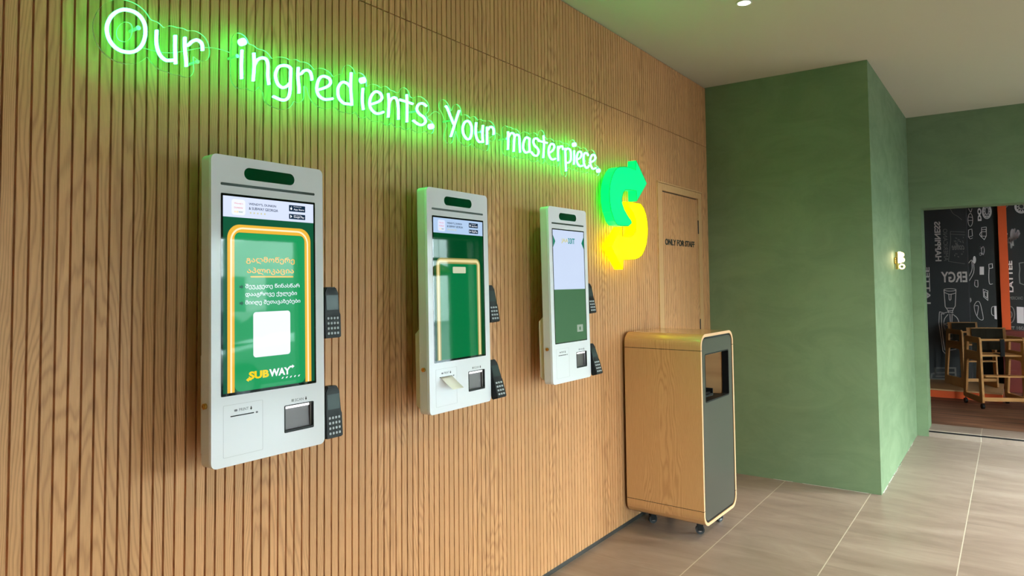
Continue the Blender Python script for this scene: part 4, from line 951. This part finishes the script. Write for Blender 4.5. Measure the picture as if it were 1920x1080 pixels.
high_chair((10.80, -1.88, Z2+0.1062), math.radians(33), 'wooden high chair standing on the platform behind the wheeled one', False)

# pendant lamp over a table outside the right edge (seen mirrored in the middle kiosk's glass)
pl = empty('pendant_lamp', (6.2, -3.45, 1.76), label='olive dome pendant lamp hanging on a thin cord', cat='pendant lamp')
bm = lathe([(0.010, 0.13), (0.03, 0.125), (0.09, 0.10), (0.13, 0.04), (0.140, 0.0), (0.134, 0.0), (0.123, 0.038), (0.085, 0.09), (0.02, 0.115), (0.010, 0.115)], (0, 0, 0), 32); obj('shade', bm, mat('olive_enamel', (196,188,90), 0.3), pl, True)
bm = new(); cyl(bm, (0, 0, 0.125), (0, 0, H-1.80-0.02), 0.003, n=8); obj('cord', bm, M['black'], pl)
bm = new(); cyl(bm, (0, 0, H-1.80-0.02), (0, 0, H-1.80), 0.05, n=24); obj('ceiling_rose', bm, M['black'], pl)
bm = new(); bmesh.ops.create_uvsphere(bm, u_segments=16, v_segments=10, radius=0.03, matrix=Matrix.Translation((0, 0, 0.045))); obj('bulb', bm, glow('warm_bulb', (1, .8, .5), 5), pl, True)

# outside the shopfront (seen only as reflections in the kiosk glass)
bl = empty('street_building', (2, -26, -0.02), label='pale building across the street', cat='building')
bm = new(); box(bm, -14, 9.5, -6, 0, 0, 13); box(bm, 9.5, 21, -6, 0, 0, 4.4); box(bm, 21, 36, -6, 0, 0, 13); obj('wall', bm, mat('pale_render', (206,212,208), 0.8), bl)
for i in range(13):
    for z in ((1.0,) if 7 < i < 11 else (1.0, 4.2, 7.4, 10.2)):
        bm = new(); box(bm, -13+3.1*i, -11+3.1*i, -0.05, 0.04, z, z+1.8); obj('window', bm, mat('dark_window', (60,84,84), 0.1), bl)
car = empty('parked_car', (7.9, -8.9, -0.02), label='silver car parked outside the shopfront', cat='car')
def car_body():
    sec = [(-2.15, 0.35, 0.75, 0.78), (-2.0, 0.28, 0.86, 0.84), (-1.2, 0.25, 0.98, 0.88), (-0.7, 0.25, 1.05, 0.88), (0.6, 0.25, 1.02, 0.88), (1.3, 0.25, 0.95, 0.87), (2.0, 0.28, 0.80, 0.82), (2.15, 0.38, 0.66, 0.72)]
    bm = new(); rings = []
    for x, z0, z1, hw in sec:
        rings.append([bm.verts.new((x, y, z)) for y, z in ((-hw, z0+0.1), (-hw, z1-0.15), (-hw*0.9, z1), (hw*0.9, z1), (hw, z1-0.15), (hw, z0+0.1), (hw*0.9, z0), (-hw*0.9, z0))])
    for a, b in zip(rings, rings[1:]):
        for i in range(8): bm.faces.new((a[i], a[(i+1) % 8], b[(i+1) % 8], b[i]))
    bm.faces.new(rings[0][::-1]); bm.faces.new(rings[-1]); return bm
obj('body', car_body(), mat('silver_car_paint', (176,186,184), 0.2, 0.6), car, True)
bm = new(); q = [(-1.75, 0.95, 0.74), (-0.9, 1.42, 0.62), (0.35, 1.44, 0.62), (1.15, 0.97, 0.74)]; rg = []
for x, z, hw in q: rg.append([bm.verts.new((x, -hw, z)), bm.verts.new((x, hw, z)), bm.verts.new((x, 0.84, 0.93)), bm.verts.new((x, -0.84, 0.93))])
for a, b in zip(rg, rg[1:]):
    for i in range(4): bm.faces.new((a[i], a[(i+1) % 4], b[(i+1) % 4], b[i]))
bm.faces.new(rg[0][::-1]); bm.faces.new(rg[-1]); obj('cabin_glass', bm, mat('car_glass', (30,44,44), 0.05), car)
for x in (-1.35, 1.35):
    for y in (-0.78, 0.78):
        bm = new(); cyl(bm, (x, y-0.1, 0.32), (x, y+0.1, 0.32), 0.32, n=28); w = obj('wheel', bm, M['rubber'], car)
        bm = new(); cyl(bm, (x, y-0.105, 0.32), (x, y+0.105, 0.32), 0.18, n=20); obj('wheel_rim', bm, M['chrome'], w)
